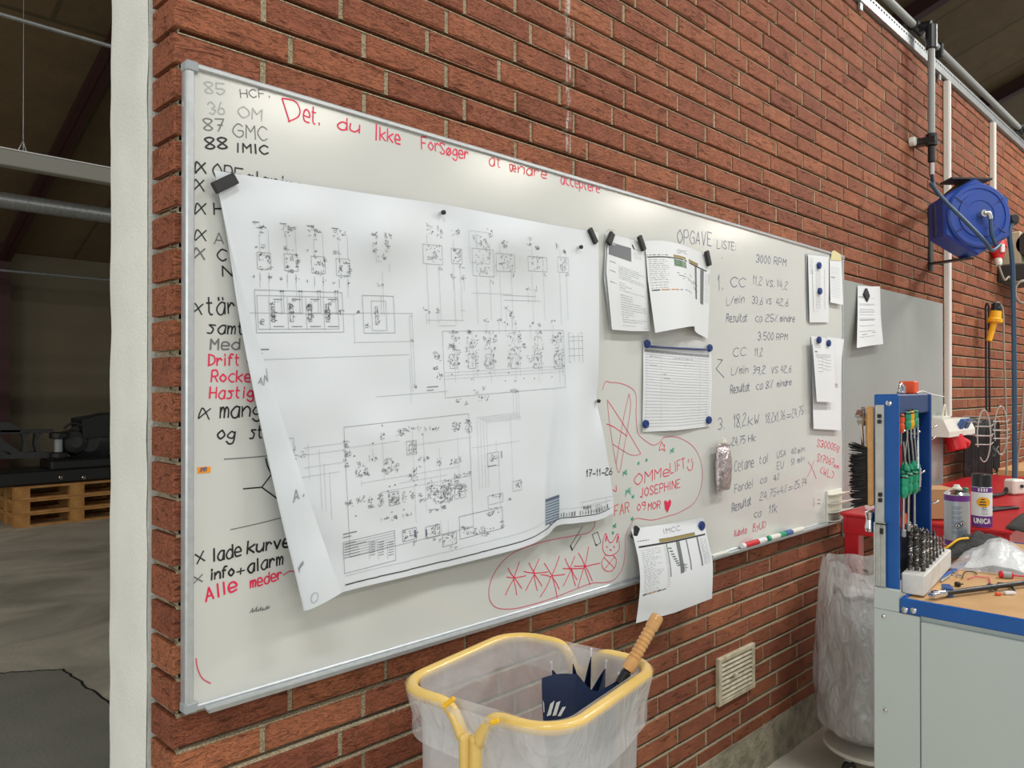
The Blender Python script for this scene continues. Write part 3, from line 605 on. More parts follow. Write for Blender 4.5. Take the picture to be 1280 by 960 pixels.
# ================================================================== papers
class Sheet:
    """a sheet hanging on a wall: outline in photograph pixels, distance from the wall off(u, v)"""
    def __init__(s, top, right, bottom, left, off, y0=0.0, nu=20, nv=20):
        s.off = off; s.y0 = y0; s.mb = MB()
        def pl_(P, t):
            n = len(P) - 1; i = min(int(t * n), n - 1); f = t * n - i
            if n >= 3:
                q = [V((*P[max(i - 1, 0)], 0)), V((*P[i], 0)), V((*P[i + 1], 0)), V((*P[min(i + 2, n)], 0))]
                return 0.5 * (2 * q[1] + (q[2] - q[0]) * f + (2 * q[0] - 5 * q[1] + 4 * q[2] - q[3]) * f * f + (3 * q[1] - q[0] - 3 * q[2] + q[3]) * f ** 3)
            return V((*P[i], 0)).lerp(V((*P[i + 1], 0)), f)
        def st(a, b):
            T, B, Lf, Rt = pl_(top, a), pl_(bottom, a), pl_(left, b), pl_(right, b)
            c = (V((*top[0], 0)) * (1 - a) + V((*top[-1], 0)) * a) * (1 - b) + (V((*bottom[0], 0)) * (1 - a) + V((*bottom[-1], 0)) * a) * b
            return T * (1 - b) + B * b + Lf * (1 - a) + Rt * a - c
        s.st = st
        s.mb.grid(lambda a, b: s.P(st(a, b).x, st(a, b).y), nu, nv)
    def P(s, u, v, e=0.0): return py(u, v, s.y0 - s.off(u, v) - e)
    def at(s, a, b, e=0.0007): q = s.st(a, b); return s.P(q.x, q.y, e)
    def line(s, a0, b0, a1, b1, wd, mi):                       # in sheet coordinates 0..1
        n = max(1, int(max(abs(a1 - a0), abs(b1 - b0)) * 14))
        s.mb.ribbon([s.at(a0 + (a1 - a0) * k / n, b0 + (b1 - b0) * k / n) for k in range(n + 1)], wd, (0, -1, 0), mi)
    def area(s, a0, b0, a1, b1, mi, e=0.0005):
        n = max(1, int(abs(a1 - a0) * 14)); k = max(1, int(abs(b1 - b0) * 14))
        s.mb.grid(lambda a, b: s.at(a0 + (a1 - a0) * a, b0 + (b1 - b0) * b, e), n, k, mi)
    def text(s, a0, b, a1, wd, mi, dens=0.8):                  # a row of tiny print, unreadable in the photo
        a = a0
        while a < a1:
            l = random.uniform(.01, .05); s.line(a, b, min(a + l, a1), b, wd, mi); a += l + random.uniform(.006, .02) / dens
PM = ['paper', 'print_black', 'print_grey', 'print_light', 'print_gold', 'print_green', 'print_orange', 'print_blue', 'print_mid', 'ink_navy', 'tape']

# ---- the big hydraulic drawing
def gs(x, c, w_): return math.exp(-((x - c) / w_) ** 2)
def off_big(u, v):
    t = max(0.0, min(1.0, (v - 230) / 480))
    o = 0.012 + 0.035 * t ** 1.5 * (1 - 0.5 * max(0, min(1, (u - 430) / 300)))
    o += 0.026 * gs(u, 722, 22) * max(0, min(1.2, (v - 290) / 250)) - 0.016 * gs(u, 690, 14) * max(0, (v - 330) / 300)
    o += 0.012 * gs(u, 650, 40) * max(0, (v - 420) / 220)
    o += 0.026 * gs(u, 645, 42) * gs(v, 300, 34) - 0.006 * gs(u, 551, 24) * gs(v, 268, 22) + 0.030 * gs(u, 478, 42) * gs(v, 292, 40) + 0.022 * gs(u, 370, 46) * gs(v, 270, 36) + .010 * gs(u, 600, 16) * gs(v, 290, 60)
    o += 0.0060 * mnoise.noise(V((u / 75, v / 60, 2.2))) * (0.5 + t) + .008 * gs(u - (v - 540) * .8, 470, 36) * gs(v, 545, 40)
    o -= 0.02 * gs(u, 745, 10) * gs(v, 500, 30)
    return max(o, 0.003)
Ltop = V((270, 222, 0)); Lbot = V((384, 763, 0)); Rbot = V((427, 741, 0))
def silL(t): return (270 + (t ** 1.05) * 114, 222 + t * 541)                        # outer bend of the curled-over strip
def edgR(t): return (271 + (427 - 271) * t ** 1.18, 224 + t * (741 - 224))          # free edge of the curled-over strip
big = Sheet([(268, 213), (340, 224), (420, 236), (480, 245), (551, 255), (620, 268), (690, 281), (748, 291)],
            [(748, 291), (749, 400), (748, 470), (746, 500), (755, 545), (762, 590), (766, 620), (767, 641)],
            [(395, 751), (440, 737), (520, 718), (610, 696), (660, 682), (684, 669), (697, 657), (720, 654), (748, 650), (767, 641)],
            [(268, 213), (283, 290), (300, 400), (330, 540), (362, 660), (395, 751)], off_big, 0.0, 90, 60)
#                                                                     # drawing axes: sheet hangs about 3.4 degrees out of level
cth, sth = math.cos(R(3.3)), math.sin(R(3.3))
def pq(u, v): p = py(u, v, -0.02); return (p.x * cth + p.z * sth, -p.x * sth + p.z * cth)
def qp(p, q, e=0.0009):
    x, z = p * cth - q * sth, p * sth + q * cth
    u, v = pix(V((x, -0.02, z))); return big.P(u, v, e)
BM = ['paper_cool', 'print_black', 'print_grey', 'print_light', 'print_mid', 'print_bluegrey', 'ink_black', 'ink_navy']
def dl(a, b, wd=0.0007, mi=3):
    n = max(1, int(math.hypot(b[0] - a[0], b[1] - a[1]) / 0.03))
    big.mb.ribbon([qp(a[0] + (b[0] - a[0]) * k / n, a[1] + (b[1] - a[1]) * k / n) for k in range(n + 1)], wd, (0, -1, 0), mi)
def dh(u, v, u1, wd=.0007, mi=3): a = pq(u, v); b = pq(u1, v); dl(a, (b[0], a[1]), wd, mi)
def dv(u, v, v1, wd=.0007, mi=3): a = pq(u, v); b = pq(u, v1); dl(a, (a[0], b[1]), wd, mi)
def dr(u0, v0, u1, v1, wd=.0008, mi=4):
    a = pq(u0, v0); b = pq(u1, v1)
    for p, q in (((a[0], a[1]), (b[0], a[1])), ((b[0], a[1]), (b[0], b[1])), ((b[0], b[1]), (a[0], b[1])), ((a[0], b[1]), (a[0], a[1]))): dl(p, q, wd, mi)
def sym(u, v, w_, h_, n=8, mi=2, wd=.0008):
    n = int(n * 1.35)
    """a small valve symbol: boxes, springs, arrows and tags around a point"""
    c = pq(u, v); S = scale_at(u); w_ *= S * 1.15; h_ *= S
    for _ in range(n):
        x = c[0] + random.uniform(-.5, .5) * w_; y = c[1] + random.uniform(-.5, .5) * h_; r = random.random(); l = random.uniform(.002, .0065)
        m = mi if random.random() < .65 else 1
        if r < .3: dl((x, y), (x + l, y), wd, m)
        elif r < .55: dl((x, y), (x, y + l), wd, m)
        elif r < .7: dl((x, y), (x + l * .7, y + l * .7), wd, m)
        elif r < .8: dl((x, y), (x + .0016, y), .0016, 1)
        else:
            for p, q in (((x, y), (x + l, y)), ((x + l, y), (x + l, y + l * .8)), ((x + l, y + l * .8), (x, y + l * .8)), ((x, y + l * .8), (x, y))): dl(p, q, wd * .8, m)
def dots(lst):
    for (u, v) in lst: c = pq(u, v); dl((c[0] - .001, c[1]), (c[0] + .001, c[1]), .002, 1)
# upper left: four tilt cylinders and their valve block
for i, (u, v) in enumerate(((322, 285), (356, 287), (390, 290), (421, 293))):
    dh(u - 6, v - 8, u + 2, .0014, 2); sym(u, v + 2, 10, 16, 9); sym(u + 7, v - 1, 8, 4, 4, 1)
    dr(u - 1, v + 30, u + 17, v + 52, .0007, 2); sym(u + 3, v + 40, 4, 20, 7, 1); sym(u + 14, v + 40, 4, 20, 7, 1); sym(u + 8, v + 37, 6, 8, 3); sym(u + 8, v + 53, 10, 4, 4)
    dv(u + 2, v + 8, v + 30); dv(u + 13, v + 2, v + 30); sym(u + 2, v + 24, 16, 3, 4)
    for k in (3, 14): dv(u + k, v + 56, v + 66, .0008, 2); sym(u + k - 5 + (6 if k > 5 else -2), v + 62, 5, 2, 2, 1)
    dv(u + 3, v + 66, 360); dv(u + 14, v + 66, 372)
dr(318, 362, 430, 415, .0009, 4); dr(321, 369, 424, 411, .0008, 4); dh(312, 391, 445, .0007, 4); dv(312, 391, 440)
for u in (336, 359, 382, 404):
    dv(u, 372, 412, .0008, 4); c = u + 5
    dr(c - 2, 380, c + 3, 402, .0010, 2); sym(c, 391, 6, 22, 12, 1, .0011); dh(c + 1, 374, c + 12, .0012, 2); dh(c + 1, 408, c + 14, .0012, 2); sym(c + 4, 377, 6, 2, 2)
    dv(c + 10, 363, 392, .0008, 4); dv(c + 13, 363, 392, .0008, 4); dots([(c + 10, 364), (c + 13, 364)]); dh(c + 1, 391, c + 14, .0009, 4)
sym(326, 404, 6, 6, 6, 1); sym(427, 391, 6, 6, 6, 1)
dh(319, 437, 336, .0018, 2); dh(319, 442, 328, .0016, 2); dh(312, 450, 512, .0007, 3); dv(512, 448, 505, .0007, 3)
dr(453, 369, 494, 416, .0009, 4); dr(464, 376, 484, 413, .0008, 4); dr(469, 383, 473, 405, .0009, 2); sym(471, 394, 5, 24, 9, 2); dh(446, 391, 516, .0007, 4); sym(459, 408, 6, 6, 6, 1); dv(476, 370, 394, .0007, 4); dv(479, 370, 394, .0007, 4)
dv(515, 391, 486); dh(442, 428, 515, .0007, 3); dv(442, 391, 428, .0007, 3); sym(447, 391, 4, 3, 4, 1); sym(515, 427, 2, 2, 2, 1)
for u in (468, 484): sym(u, 295, 9, 8, 9, 2); sym(u, 308, 6, 14, 10, 2)
sym(478, 322, 12, 8, 6, 1); dv(470, 315, 326); dh(470, 326, 478); dv(487, 330, 340); dv(478, 340, 370); sym(477, 357, 10, 4, 5, 1)
# upper right: consumers
for (u, v, a, b) in ((541, 318, 25, 26), (571, 320, 14, 20), (604, 328, 28, 36), (632, 328, 24, 24), (672, 330, 24, 20), (704, 331, 14, 20)):
    dr(u - a / 2, v - b / 2, u + a / 2, v + b / 2, .0008, 4); sym(u, v, a * .8, b * .8, 22, 2); sym(u + a * .4, v + b * .7, 6, 3, 3, 2)
    dv(u - a * .3, v + b / 2, 405); dv(u + a * .3, v + b / 2, 400); dv(u - a * .3, v - b, v - b / 2)
for (u, v, w_, h_) in ((537, 287, 12, 16), (549, 290, 6, 14), (569, 290, 12, 10), (597, 300, 14, 16), (607, 306, 8, 16), (613, 292, 8, 12), (631, 303, 12, 4), (631, 308, 8, 4), (661, 303, 5, 12), (671, 311, 5, 4), (696, 307, 5, 10), (705, 315, 4, 4)): sym(u, v, w_, h_, 10, 2)
dr(586, 288, 613, 330, .0006, 3); dh(590, 366, 640); dv(620, 330, 345); dh(629, 369, 670, .0007, 4); dh(630, 375, 675, .0007, 4)
for (u, v) in ((533, 389), (548, 389), (567, 347), (580, 347), (608, 401), (624, 401), (633, 385), (640, 391), (640, 397), (632, 404), (645, 404), (660, 362), (669, 362), (663, 407), (673, 407), (691, 403), (640, 394)): sym(u, v, 7, 5, 4, 1); dv(u, v + 3, v + 16)
for (u0, v0, u1) in ((534, 400, 580), (548, 407, 570), (512, 395, 516), (575, 388, 582)): dh(u0, v0, u1)
dv(512, 395, 490); dh(470, 496, 560)
# main valve block
dr(553, 414, 707, 484, .0008, 4)
for (u, w_) in ((567, 16), (590, 18), (612, 18), (643, 22), (672, 16), (698, 16)):
    sym(u, 432, w_, 24, 26, 2); sym(u, 452, w_, 14, 18, 2); dv(u, 416, 478, .0006, 3); dv(u + w_ * .3, 440, 470, .0006, 3); sym(u, 416, w_ * .8, 3, 6, 2)
    dr(u - 5, 443, u + 5, 460, .0008, 4)
for (u, v) in ((545, 443), (547, 449), (545, 462), (549, 470), (649, 425), (655, 431), (690, 425), (662, 449)): sym(u, v, 8, 9, 8, 2)
for v in (466, 470, 474): dh(556, v, 706, .0006, 3)
dots([(565, 468), (598, 463), (612, 466), (636, 466), (655, 473), (668, 473), (690, 471), (632, 476), (644, 476), (590, 474)])
dr(711, 416, 729, 452, .0009, 4)
for v in (421, 426, 436, 445): dh(711, v, 729, .0007, 4)
for u in (717, 723): dv(u, 416, 452, .0007, 4)
dh(534, 484, 548, .0016, 2); dh(534, 488, 542, .0014, 2); sym(519, 484, 5, 3, 4, 1)
for (u, v) in ((594, 490), (600, 499), (573, 501), (582, 505), (606, 485), (641, 489), (646, 489), (608, 498)): sym(u, v, 7, 5, 5, 2)
for k, u in enumerate((596, 600, 604, 608)): dv(u, 522 + k, 612 - k, .0006, 3); dh(u, 522 + 2 * k, 648 + k * 1.5, .0006, 3)
for k, u in enumerate((641, 645, 648)): dv(u, 486, 520 + k * 3, .0006, 3)
# lower left block
dr(430, 534, 592, 658, .0008, 4)
for (u, v, w_, h_) in ((478, 545, 6, 7), (499, 542, 9, 7), (515, 560, 12, 13), (514, 537, 24, 4), (540, 537, 20, 4), (466, 574, 9, 6), (451, 581, 9, 6), (452, 592, 18, 8), (485, 577, 12, 7), (487, 588, 20, 8), (529, 575, 14, 5), (521, 587, 12, 6), (516, 597, 14, 8), (549, 578, 7, 8), (569, 578, 14, 7), (583, 594, 9, 6), (450, 625, 9, 8), (463, 628, 6, 14), (475, 626, 6, 16), (492, 624, 13, 13), (505, 622, 5, 12), (514, 620, 5, 12), (528, 623, 10, 9), (537, 613, 8, 22), (548, 618, 14, 24), (560, 614, 14, 28), (572, 606, 9, 26), (578, 614, 12, 12), (433, 556, 8, 8), (433, 568, 8, 8), (433, 580, 6, 8), (436, 630, 8, 8), (478, 650, 14, 3), (494, 648, 10, 3), (508, 645, 14, 3), (545, 637, 26, 5), (570, 534, 14, 10), (585, 534, 10, 16)):
    sym(u, v, w_, h_, max(7, int(w_ * h_ / 7)), 2)
dr(508, 552, 521, 567, .0009, 4); dr(486, 616, 499, 630, .0009, 4); dr(568, 607, 582, 621, .0008, 4)
for (u0, v0, u1) in ((432, 560, 500), (380, 560, 430), (372, 570, 430), (380, 585, 430), (370, 598, 425), (452, 604, 575), (520, 556, 590), (590, 560, 650), (478, 615, 590), (500, 604, 560)): dh(u0, v0, u1, .0006, 3)
for (u, v0, v1) in ((478, 548, 600), (466, 560, 574), (515, 536, 655), (529, 540, 640), (549, 560, 640), (572, 545, 600), (452, 600, 608), (385, 555, 600), (399, 562, 640), (412, 590, 650), (405, 580, 640), (560, 650, 668), (551, 650, 668)): dv(u, v0, v1, .0006, 3)
dots([(466, 554), (443, 570), (478, 532), (500, 540), (541, 536), (528, 543), (487, 608), (494, 606), (520, 606), (556, 600), (571, 597), (445, 645), (485, 614), (505, 637), (490, 640)])
dr(361, 548, 369, 585, .0007, 4); sym(366, 570, 7, 20, 9, 2); sym(378, 570, 4, 14, 4, 2)
# terminals at the lower right of the block and relay row
dr(610, 620, 629, 629 - 2, .0008, 4); sym(620, 621, 16, 5, 8, 1); dr(609, 567, 624, 581, .0009, 4); sym(617, 573, 12, 8, 14, 1); dv(627, 564, 572, .003, 4); dh(610, 583, 620, .0014, 2)
dr(641, 602, 652, 612, .0009, 4); sym(647, 606, 9, 8, 12, 2); dv(638, 520, 602, .0006, 3); dv(620, 550, 566, .0006, 3); dv(624, 582, 640, .0006, 3); sym(612, 640, 10, 10, 12, 1); sym(620, 638, 8, 8, 6, 2); sym(637, 625, 5, 3, 3, 2)
dr(574, 648 - 2, 629, 672 - 12, .0009, 2)
for u in (579, 584, 589, 594, 601, 607): sym(u, 664, 5, 10, 7, 2)
dots([(613, 661), (617, 660)]); sym(628, 656, 6, 10, 8, 2); sym(605, 670, 12, 3, 5, 2)
for (u, v, b) in ((512, 668, 0), (541, 664, 0), (562, 674, 0)): dr(u - 9, v - 5, u + 9, v + 5, .0009, 2); sym(u, v, 20, 12, 18, 1); sym(u + 4, v + 12, 12, 4, 4, 2)
for (u, v) in ((519, 667), (533, 666)): a = pq(u, v); dl((a[0], a[1] - .007), (a[0], a[1] + .007), .004, 7)
# parts table
dr(429, 678, 495, 700, .0009, 4)
for k in range(1, 7): dh(429, 678 + k * 3.3, 494 - 0, .0007, 4)
for u in (461, 472, 484): dv(u, 676, 699, .0007, 4)
for k in range(6):
    dh(431, 680 + k * 3.5, 450 + random.uniform(-6, 9), .0013, 2)
    for u in (463, 474, 486): dh(u, 678 + k * 3.2, u + 6, .0011, 2)
dh(429, 668, 446, .0018, 2); dh(429, 672, 439, .0015, 2)
# frame lines along the lower edge, title block, stamp table, revision strip
def edge_line(d, wd, mi, u0=432, u1=762):
    pts = []
    for k in range(61):
        u = u0 + (u1 - u0) * k / 60; best = min((abs(big.st(a / 300, 1).x - u), big.st(a / 300, 1).y) for a in range(301))[1]
        pts.append(big.P(u, best - d, 0.001))
    big.mb.ribbon(pts, wd, (0, -1, 0), mi)
edge_line(8, .0022, 1); edge_line(19, .0007, 3)
for k in range(22):
    u = 688 + k * 3.4
    if random.random() < .8:
        best = min((abs(big.st(a / 300, 1).x - u), big.st(a / 300, 1).y) for a in range(301))[1]
        big.mb.ribbon([big.P(u, best - 10, .001), big.P(u, best - 13 - random.random() * 2, .001)], random.choice((.002, .003, .005)), (0, -1, 0), 2)
big.mb.grid(lambda a, b: big.P(682 + a * 17, 624 - a * 6 + b * (33 - a * 2), .0008), 6, 6, 5)
for k in range(9): big.mb.ribbon([big.P(682 + 17 * i / 5, 626 + k * 3.4 - 6 * i / 5, .0014) for i in range(6)], .0016, (0, -1, 0), 0 if k else 1)
for (u0, v0, u1, v1) in ((727, 628, 766, 620), (727, 642, 766, 634), (727, 628, 727, 642), (741, 632, 741, 640), (728, 633, 765, 625), (758, 622, 758, 636)): big.mb.ribbon([big.P(u0 + (u1 - u0) * k / 5, v0 + (v1 - v0) * k / 5, .001) for k in range(6)], .0007, (0, -1, 0), 4)
def big_px(u, v): return big.P(u, -v, .001)
write(big.mb, 'Hydra', (730, -637), (739, -635), 4.2, .0016, 1, big_px)
for k in range(5): big.mb.ribbon([big.P(744, 632 + 2 * k, .001), big.P(744 + random.uniform(6, 14), 630 + 2 * k, .001)], .0011, (0, -1, 0), 2)
write(big.mb, '17-11-26', (733, -596), (765, -593), 8.5, .0032, 6, big_px, slant=.2)
# curled-over strip at the left edge showing the underside of the sheet
NT = 40
def tubep(s, t):
    a = t; A = V(big.P(*big.st(0, t).xy)); uL = silL(t); uR = edgR(t)
    oA = off_big(*big.st(0, t).xy); oF = oA + 0.006 + 0.036 * t
    Bp = py(uL[0], uL[1], -(oA + oF) / 2); E = py(uR[0], uR[1], -oF)
    M_ = (A + E) / 2; th = math.pi * s
    return M_ + (A - M_) * math.cos(th) + (Bp - M_) * math.sin(th) * 1.0
big.mb.grid(tubep, 16, NT, 0)
def curl_txt(u, v): return tub_at(u, v)
def tub_at(u, nv):
    v = -nv; t = (v - 223) / 530
    uL, uR = silL(t)[0], edgR(t)[0]; f = min(1, max(0.03, (u - uL) / (uR - uL)))
    s = 0.5 + 0.5 * (f if v < 500 else (2 / math.pi) * math.asin(f))
    p = tubep(s, t); d = (CAMP - p).normalized(); return p + d * 0.0012
write(big.mb, 'AN', (321.5, -475), (332, -475), 10, .0014, 4, tub_at, (-.7, -.7, 0)); write(big.mb, 'A.', (372, -628), (384, -627), 12, .0022, 4, tub_at, (-.7, -.7, 0))
write(big.mb, 'in Germany', (368, -707), (386, -700), 4, .0012, 4, tub_at, (-.7, -.7, 0))
big.mb.ribbon(smooth_pts([tub_at(402 + 6 * math.cos(a), -(743 + 5 * math.sin(a))) for a in [k * .52 for k in range(13)]], 2), .0012, (-.7, -.7, 0), 3)
o = big.mb.build('wall_drawing', BM)
tag(o, 'huge white hydraulic circuit drawing with curled left edge, pinned on the whiteboard', 'drawing')

# ---- smaller papers
def simple_off(base, bulge=0.0, c=(0, 0), w_=(60, 60), lift=0.0, vb=0, vl=100):
    return lambda u, v: base + bulge * gs(u, c[0], w_[0]) * gs(v, c[1], w_[1]) + lift * max(0, (v - vb) / vl) ** 1.5
# datasheet and the sheet behind it
s0 = Sheet([(757, 291), (804, 303)], [(804, 303), (806, 355), (807, 408)], [(762, 411), (807, 410)], [(757, 291), (755, 350), (762, 411)], simple_off(.003, .006, (757, 360), (20, 40)), 0, 6, 10)
tag(s0.mb.build('paper_sheet', ['paper']), 'white sheet mostly hidden behind the datasheet right of the big drawing', 'paper')
s1 = Sheet([(760, 292), (783, 298), (806, 304)], [(806, 304), (809, 360), (813, 414)], [(765, 412), (790, 414), (813, 414)], [(760, 292), (758, 340), (765, 412)], simple_off(.007, .014, (785, 360), (25, 45), .012, 300, 110), 0, 12, 16)
s1.area(.04, .1, .62, .26, 2); s1.line(.08, .11, .2, .12, .002, 0); s1.line(.66, .06, .7, .1, .005, 1); s1.text(.72, .1, .95, .0014, 2)
for k in range(4): s1.text(.68, .14 + .02 * k, .9, .0008, 3)
for k in range(26):
    b = .34 + k * .023
    if k % 5 == 0 and k < 15: s1.text(.08, b, .22, .0016, 2)
    if random.random() < .8: s1.text(.3, b, random.choice((.45, .6, .8, .93)), .0011, 8)
s1.text(.3, .95, .6, .001, 3); s1.text(.85, .97, .95, .001, 3)
tag(s1.mb.build('paper_sheet', PM), 'printed datasheet with a dark grey header block right of the big drawing', 'paper')
# wavy chart sheet
def off2(u, v):
    t = max(0, (v - 300) / 115); f = 1 / (1 + math.exp(-(u - 861 - 8 * t) / 2.2)) if True else 0
    return .006 + (.012 + .045 * t) * (1 - f) * (0.35 + .65 * gs(u, 850, 30)) + .004 * t
s2 = Sheet([(806, 301), (830, 301), (852, 306), (870, 313), (888, 321)], [(888, 321), (887, 370), (885, 423)], [(819, 416), (835, 413), (852, 410), (867, 408), (869, 414), (876, 419), (885, 423)], [(806, 301), (810, 350), (819, 416)], off2, 0, 36, 20)
s2.area(.02, .2, .92, .215, 1); s2.area(.36, .16, .78, .195, 4); s2.text(.02, .18, .3, .0016, 1); write(s2.mb, 'GMC', (.42, -.13), (.58, -.11), .05, .001, 2, lambda a, b: s2.at(a, -b, .001))
for k in range(14): s2.text(.04, .24 + k * .026, random.uniform(.2, .3), .0011, 8)
for k in range(5): s2.line(.36, .23 + .018 * k, .53, .235 + .018 * k, .0035, 5)
for (a, b, c_, d) in ((.38, .40, .5, .40), (.4, .43, .7, .46), (.45, .47, .55, .47), (.6, .37, .64, .39), (.68, .42, .76, .46), (.68, .50, .76, .53)): s2.line(a, b, c_, d, .0016, 1)
for k, mi in enumerate((1, 6, 6, 7, 2)): s2.line(.05 + k * .115, .60, .14 + k * .115, .60, .003, mi)
s2.area(.82 - .1, .22, .82 - .065, .62, 2); s2.area(.82, .22, .875, .64, 2)
for k in range(14): s2.text(.9, .25 + k * .026, .98, .001, 8)
s2.line(.975, .22, .975, .36, .0016, 2)
tag(s2.mb.build('paper_sheet', PM), 'curling chart printout with grey columns and a gold bar, below the heading on the board', 'paper')
# lined list
def off3(u, v): return .004 + .010 * gs(v, 485, 40) * gs(u, 845, 35) + .010 * gs(u, 846, 22) * max(0, (v - 500) / 38)
s3 = Sheet([(804, 429), (846, 433), (889, 437)], [(889, 437), (890, 485), (888, 533)], [(803, 540), (845, 538), (888, 533)], [(804, 429), (804, 480), (803, 540)], off3, 0, 16, 20)
s3.area(.02, .07, .97, .105, 8); s3.text(.05, .088, .9, .0015, 2, .4)
for k in range(25): s3.line(.03, .13 + k * .034, .97, .13 + k * .034, .0009, 3)
for a in (.05, .27, .83, .93): s3.line(a, .1, a, .96, .0006, 3)
for (a, b, c_) in ((.1, .15, .25), (.45, .15, .75), (.4, .2, .7), (.6, .23, .75), (.3, .36, .34), (.3, .41, .4), (.1, .26, .2)): s3.text(a, b, c_, .0014, 8)
tag(s3.mb.build('paper_sheet', PM), 'lined list sheet held by blue magnets at all four corners', 'paper')
# chart sheet hanging below the board
def off4(u, v): t = max(0, (v - 655) / 110); return .006 + .06 * math.sin(min(t, 1) * 1.9) + .012 * gs(u, 870, 20) * t - .008 * gs(u, 800, 14) * t
s4 = Sheet([(789, 661), (834, 655), (879, 647)], [(879, 647), (886, 680), (891, 705), (890, 748)], [(795, 779), (843, 766), (890, 748)], [(789, 661), (798, 700), (800, 735), (795, 779)], off4, 0, 24, 28)
s4.area(.04, .205, .98, .222, 1); s4.area(.34, .172, .84, .202, 4); s4.line(.34, .17, .84, .17, .001, 1); s4.text(.04, .16, .2, .0018, 1)
write(s4.mb, 'IMCC', (.42, -.125), (.66, -.118), .055, .0017, 9, lambda a, b: s4.at(a, -b, .001))
for k in range(24): s4.text(.06, .25 + k * .021, random.uniform(.2, .34), .001, 8); s4.line(.38, .25 + k * .021, .41, .25 + k * .021, .001, 3)
for (a, wd) in ((.42, .012), (.56, .05), (.70, .014), (.85, .02)): s4.area(a, .22, a + wd, .64, 2)
for k in range(8): s4.line(.44 + k * .012, .27 + k * .035, .48 + k * .012, .275 + k * .035, .004, random.choice((2, 5, 8))); s4.line(.6, .52 + k * .014, .62 + .02 * (k % 3), .52 + k * .014, .0016, 2)
for k in range(22): s4.text(.89, .25 + k * .018, .98, .0009, 8)
for k, mi in enumerate((1, 4, 6, 1, 2)): s4.line(.05 + k * .065, .745, .1 + k * .065, .742, .003, mi)
tag(s4.mb.build('paper_sheet', PM), 'chart sheet hanging over the lower edge of the board above the bin', 'paper')
# right group
s5b = Sheet([(1007, 317), (1034, 320)], [(1034, 320), (1034, 400)], [(1009, 402), (1034, 402)], [(1007, 317), (1009, 402)], simple_off(.003), 0, 4, 6)
tag(s5b.mb.build('plastic_sleeve', ['print_light']), 'clear plastic sleeve edge behind the folded leaflet at the right of the board', 'sleeve')
s5 = Sheet([(1010, 318), (1036, 321)], [(1036, 321), (1036, 403)], [(1012, 403), (1036, 403)], [(1010, 318), (1012, 403)], simple_off(.007, .01, (1020, 360), (10, 40)), 0, 10, 12)
for k in range(8): s5.text(.08, .06 + k * .03, .25, .0016, 8)
for k in range(28): s5.text(.35, .2 + k * .022, .6, .0014, 3)
s5.line(.2, .22, .22, .82, .003, 3); s5.line(.8, .2, .8, .8, .003, 3); s5.text(.15, .84, .5, .001, 3)
tag(s5.mb.build('leaflet', PM), 'narrow folded leaflet under two blue magnets one above the other', 'leaflet')
s6 = Sheet([(1037, 323), (1052, 325)], [(1052, 325), (1054, 381)], [(1038, 378), (1054, 381)], [(1037, 323), (1038, 378)], simple_off(.004, 0, (0, 0), (1, 1), .014, 325, 60), 0, 4, 8)
for k in range(14): s6.text(.1, .2 + k * .05, .8, .0012, 3)
s6.text(.1, .42, .4, .003, 2)
n6 = s6.mb.build('note_slip', PM); tag(n6, 'white note slip hung by masking tape at the top right corner of the board', 'note')
m = MB(); m.add([py(1038, 325, -.006), py(1040, 314, -.006), py(1043, 313, -.006), py(1051, 318, -.006), py(1052, 326, -.006)], [(0, 1, 2, 3, 4)]); m.build('masking_tape', 'tape', None, .0003)
tp = bpy.context.scene.objects['masking_tape']; tag(tp, 'crumpled piece of yellowish masking tape holding the note slip', 'tape')
s7a = Sheet([(1014, 420), (1050, 426)], [(1050, 426), (1051, 480), (1051, 538)], [(1017, 536), (1051, 539)], [(1014, 420), (1015, 480), (1017, 536)], simple_off(.004, 0, (0, 0), (1, 1), .015, 440, 100), 0, 8, 12)
tag(s7a.mb.build('paper_sheet', PM), 'longest blank sheet at the back of the stack under two side by side magnets', 'paper')
s7b = Sheet([(1034, 421), (1055, 424)], [(1055, 424), (1052, 450), (1051, 480)], [(1040, 479), (1051, 481)], [(1034, 421), (1040, 479)], simple_off(.018, .008, (1048, 450), (6, 30)), 0, 8, 8)
tag(s7b.mb.build('paper_sheet', PM), 'short blank sheet sticking out right in the stack under side by side magnets', 'paper')
s7c = Sheet([(1015, 420), (1041, 424)], [(1041, 424), (1043, 460), (1045, 503)], [(1021, 502), (1045, 503)], [(1015, 420), (1018, 460), (1021, 502)], simple_off(.026, .006, (1030, 460), (10, 30), .012, 430, 80), 0, 8, 12)
for k in range(5): s7c.text(.08, .05 + k * .03, .4, .0016, 8)
s7c.line(.1, .24, .2, .24, .005, 2)
for k in range(16):
    s7c.text(.12, .28 + k * .02, .85, .0014, 8) if k < 3 else s7c.text(.2 + .2 * (k % 3), .28 + k * .018, .45 + .2 * (k % 3), .0016, 8)
tag(s7c.mb.build('paper_sheet', PM), 'front printed sheet of the stack under two side by side blue magnets', 'paper')
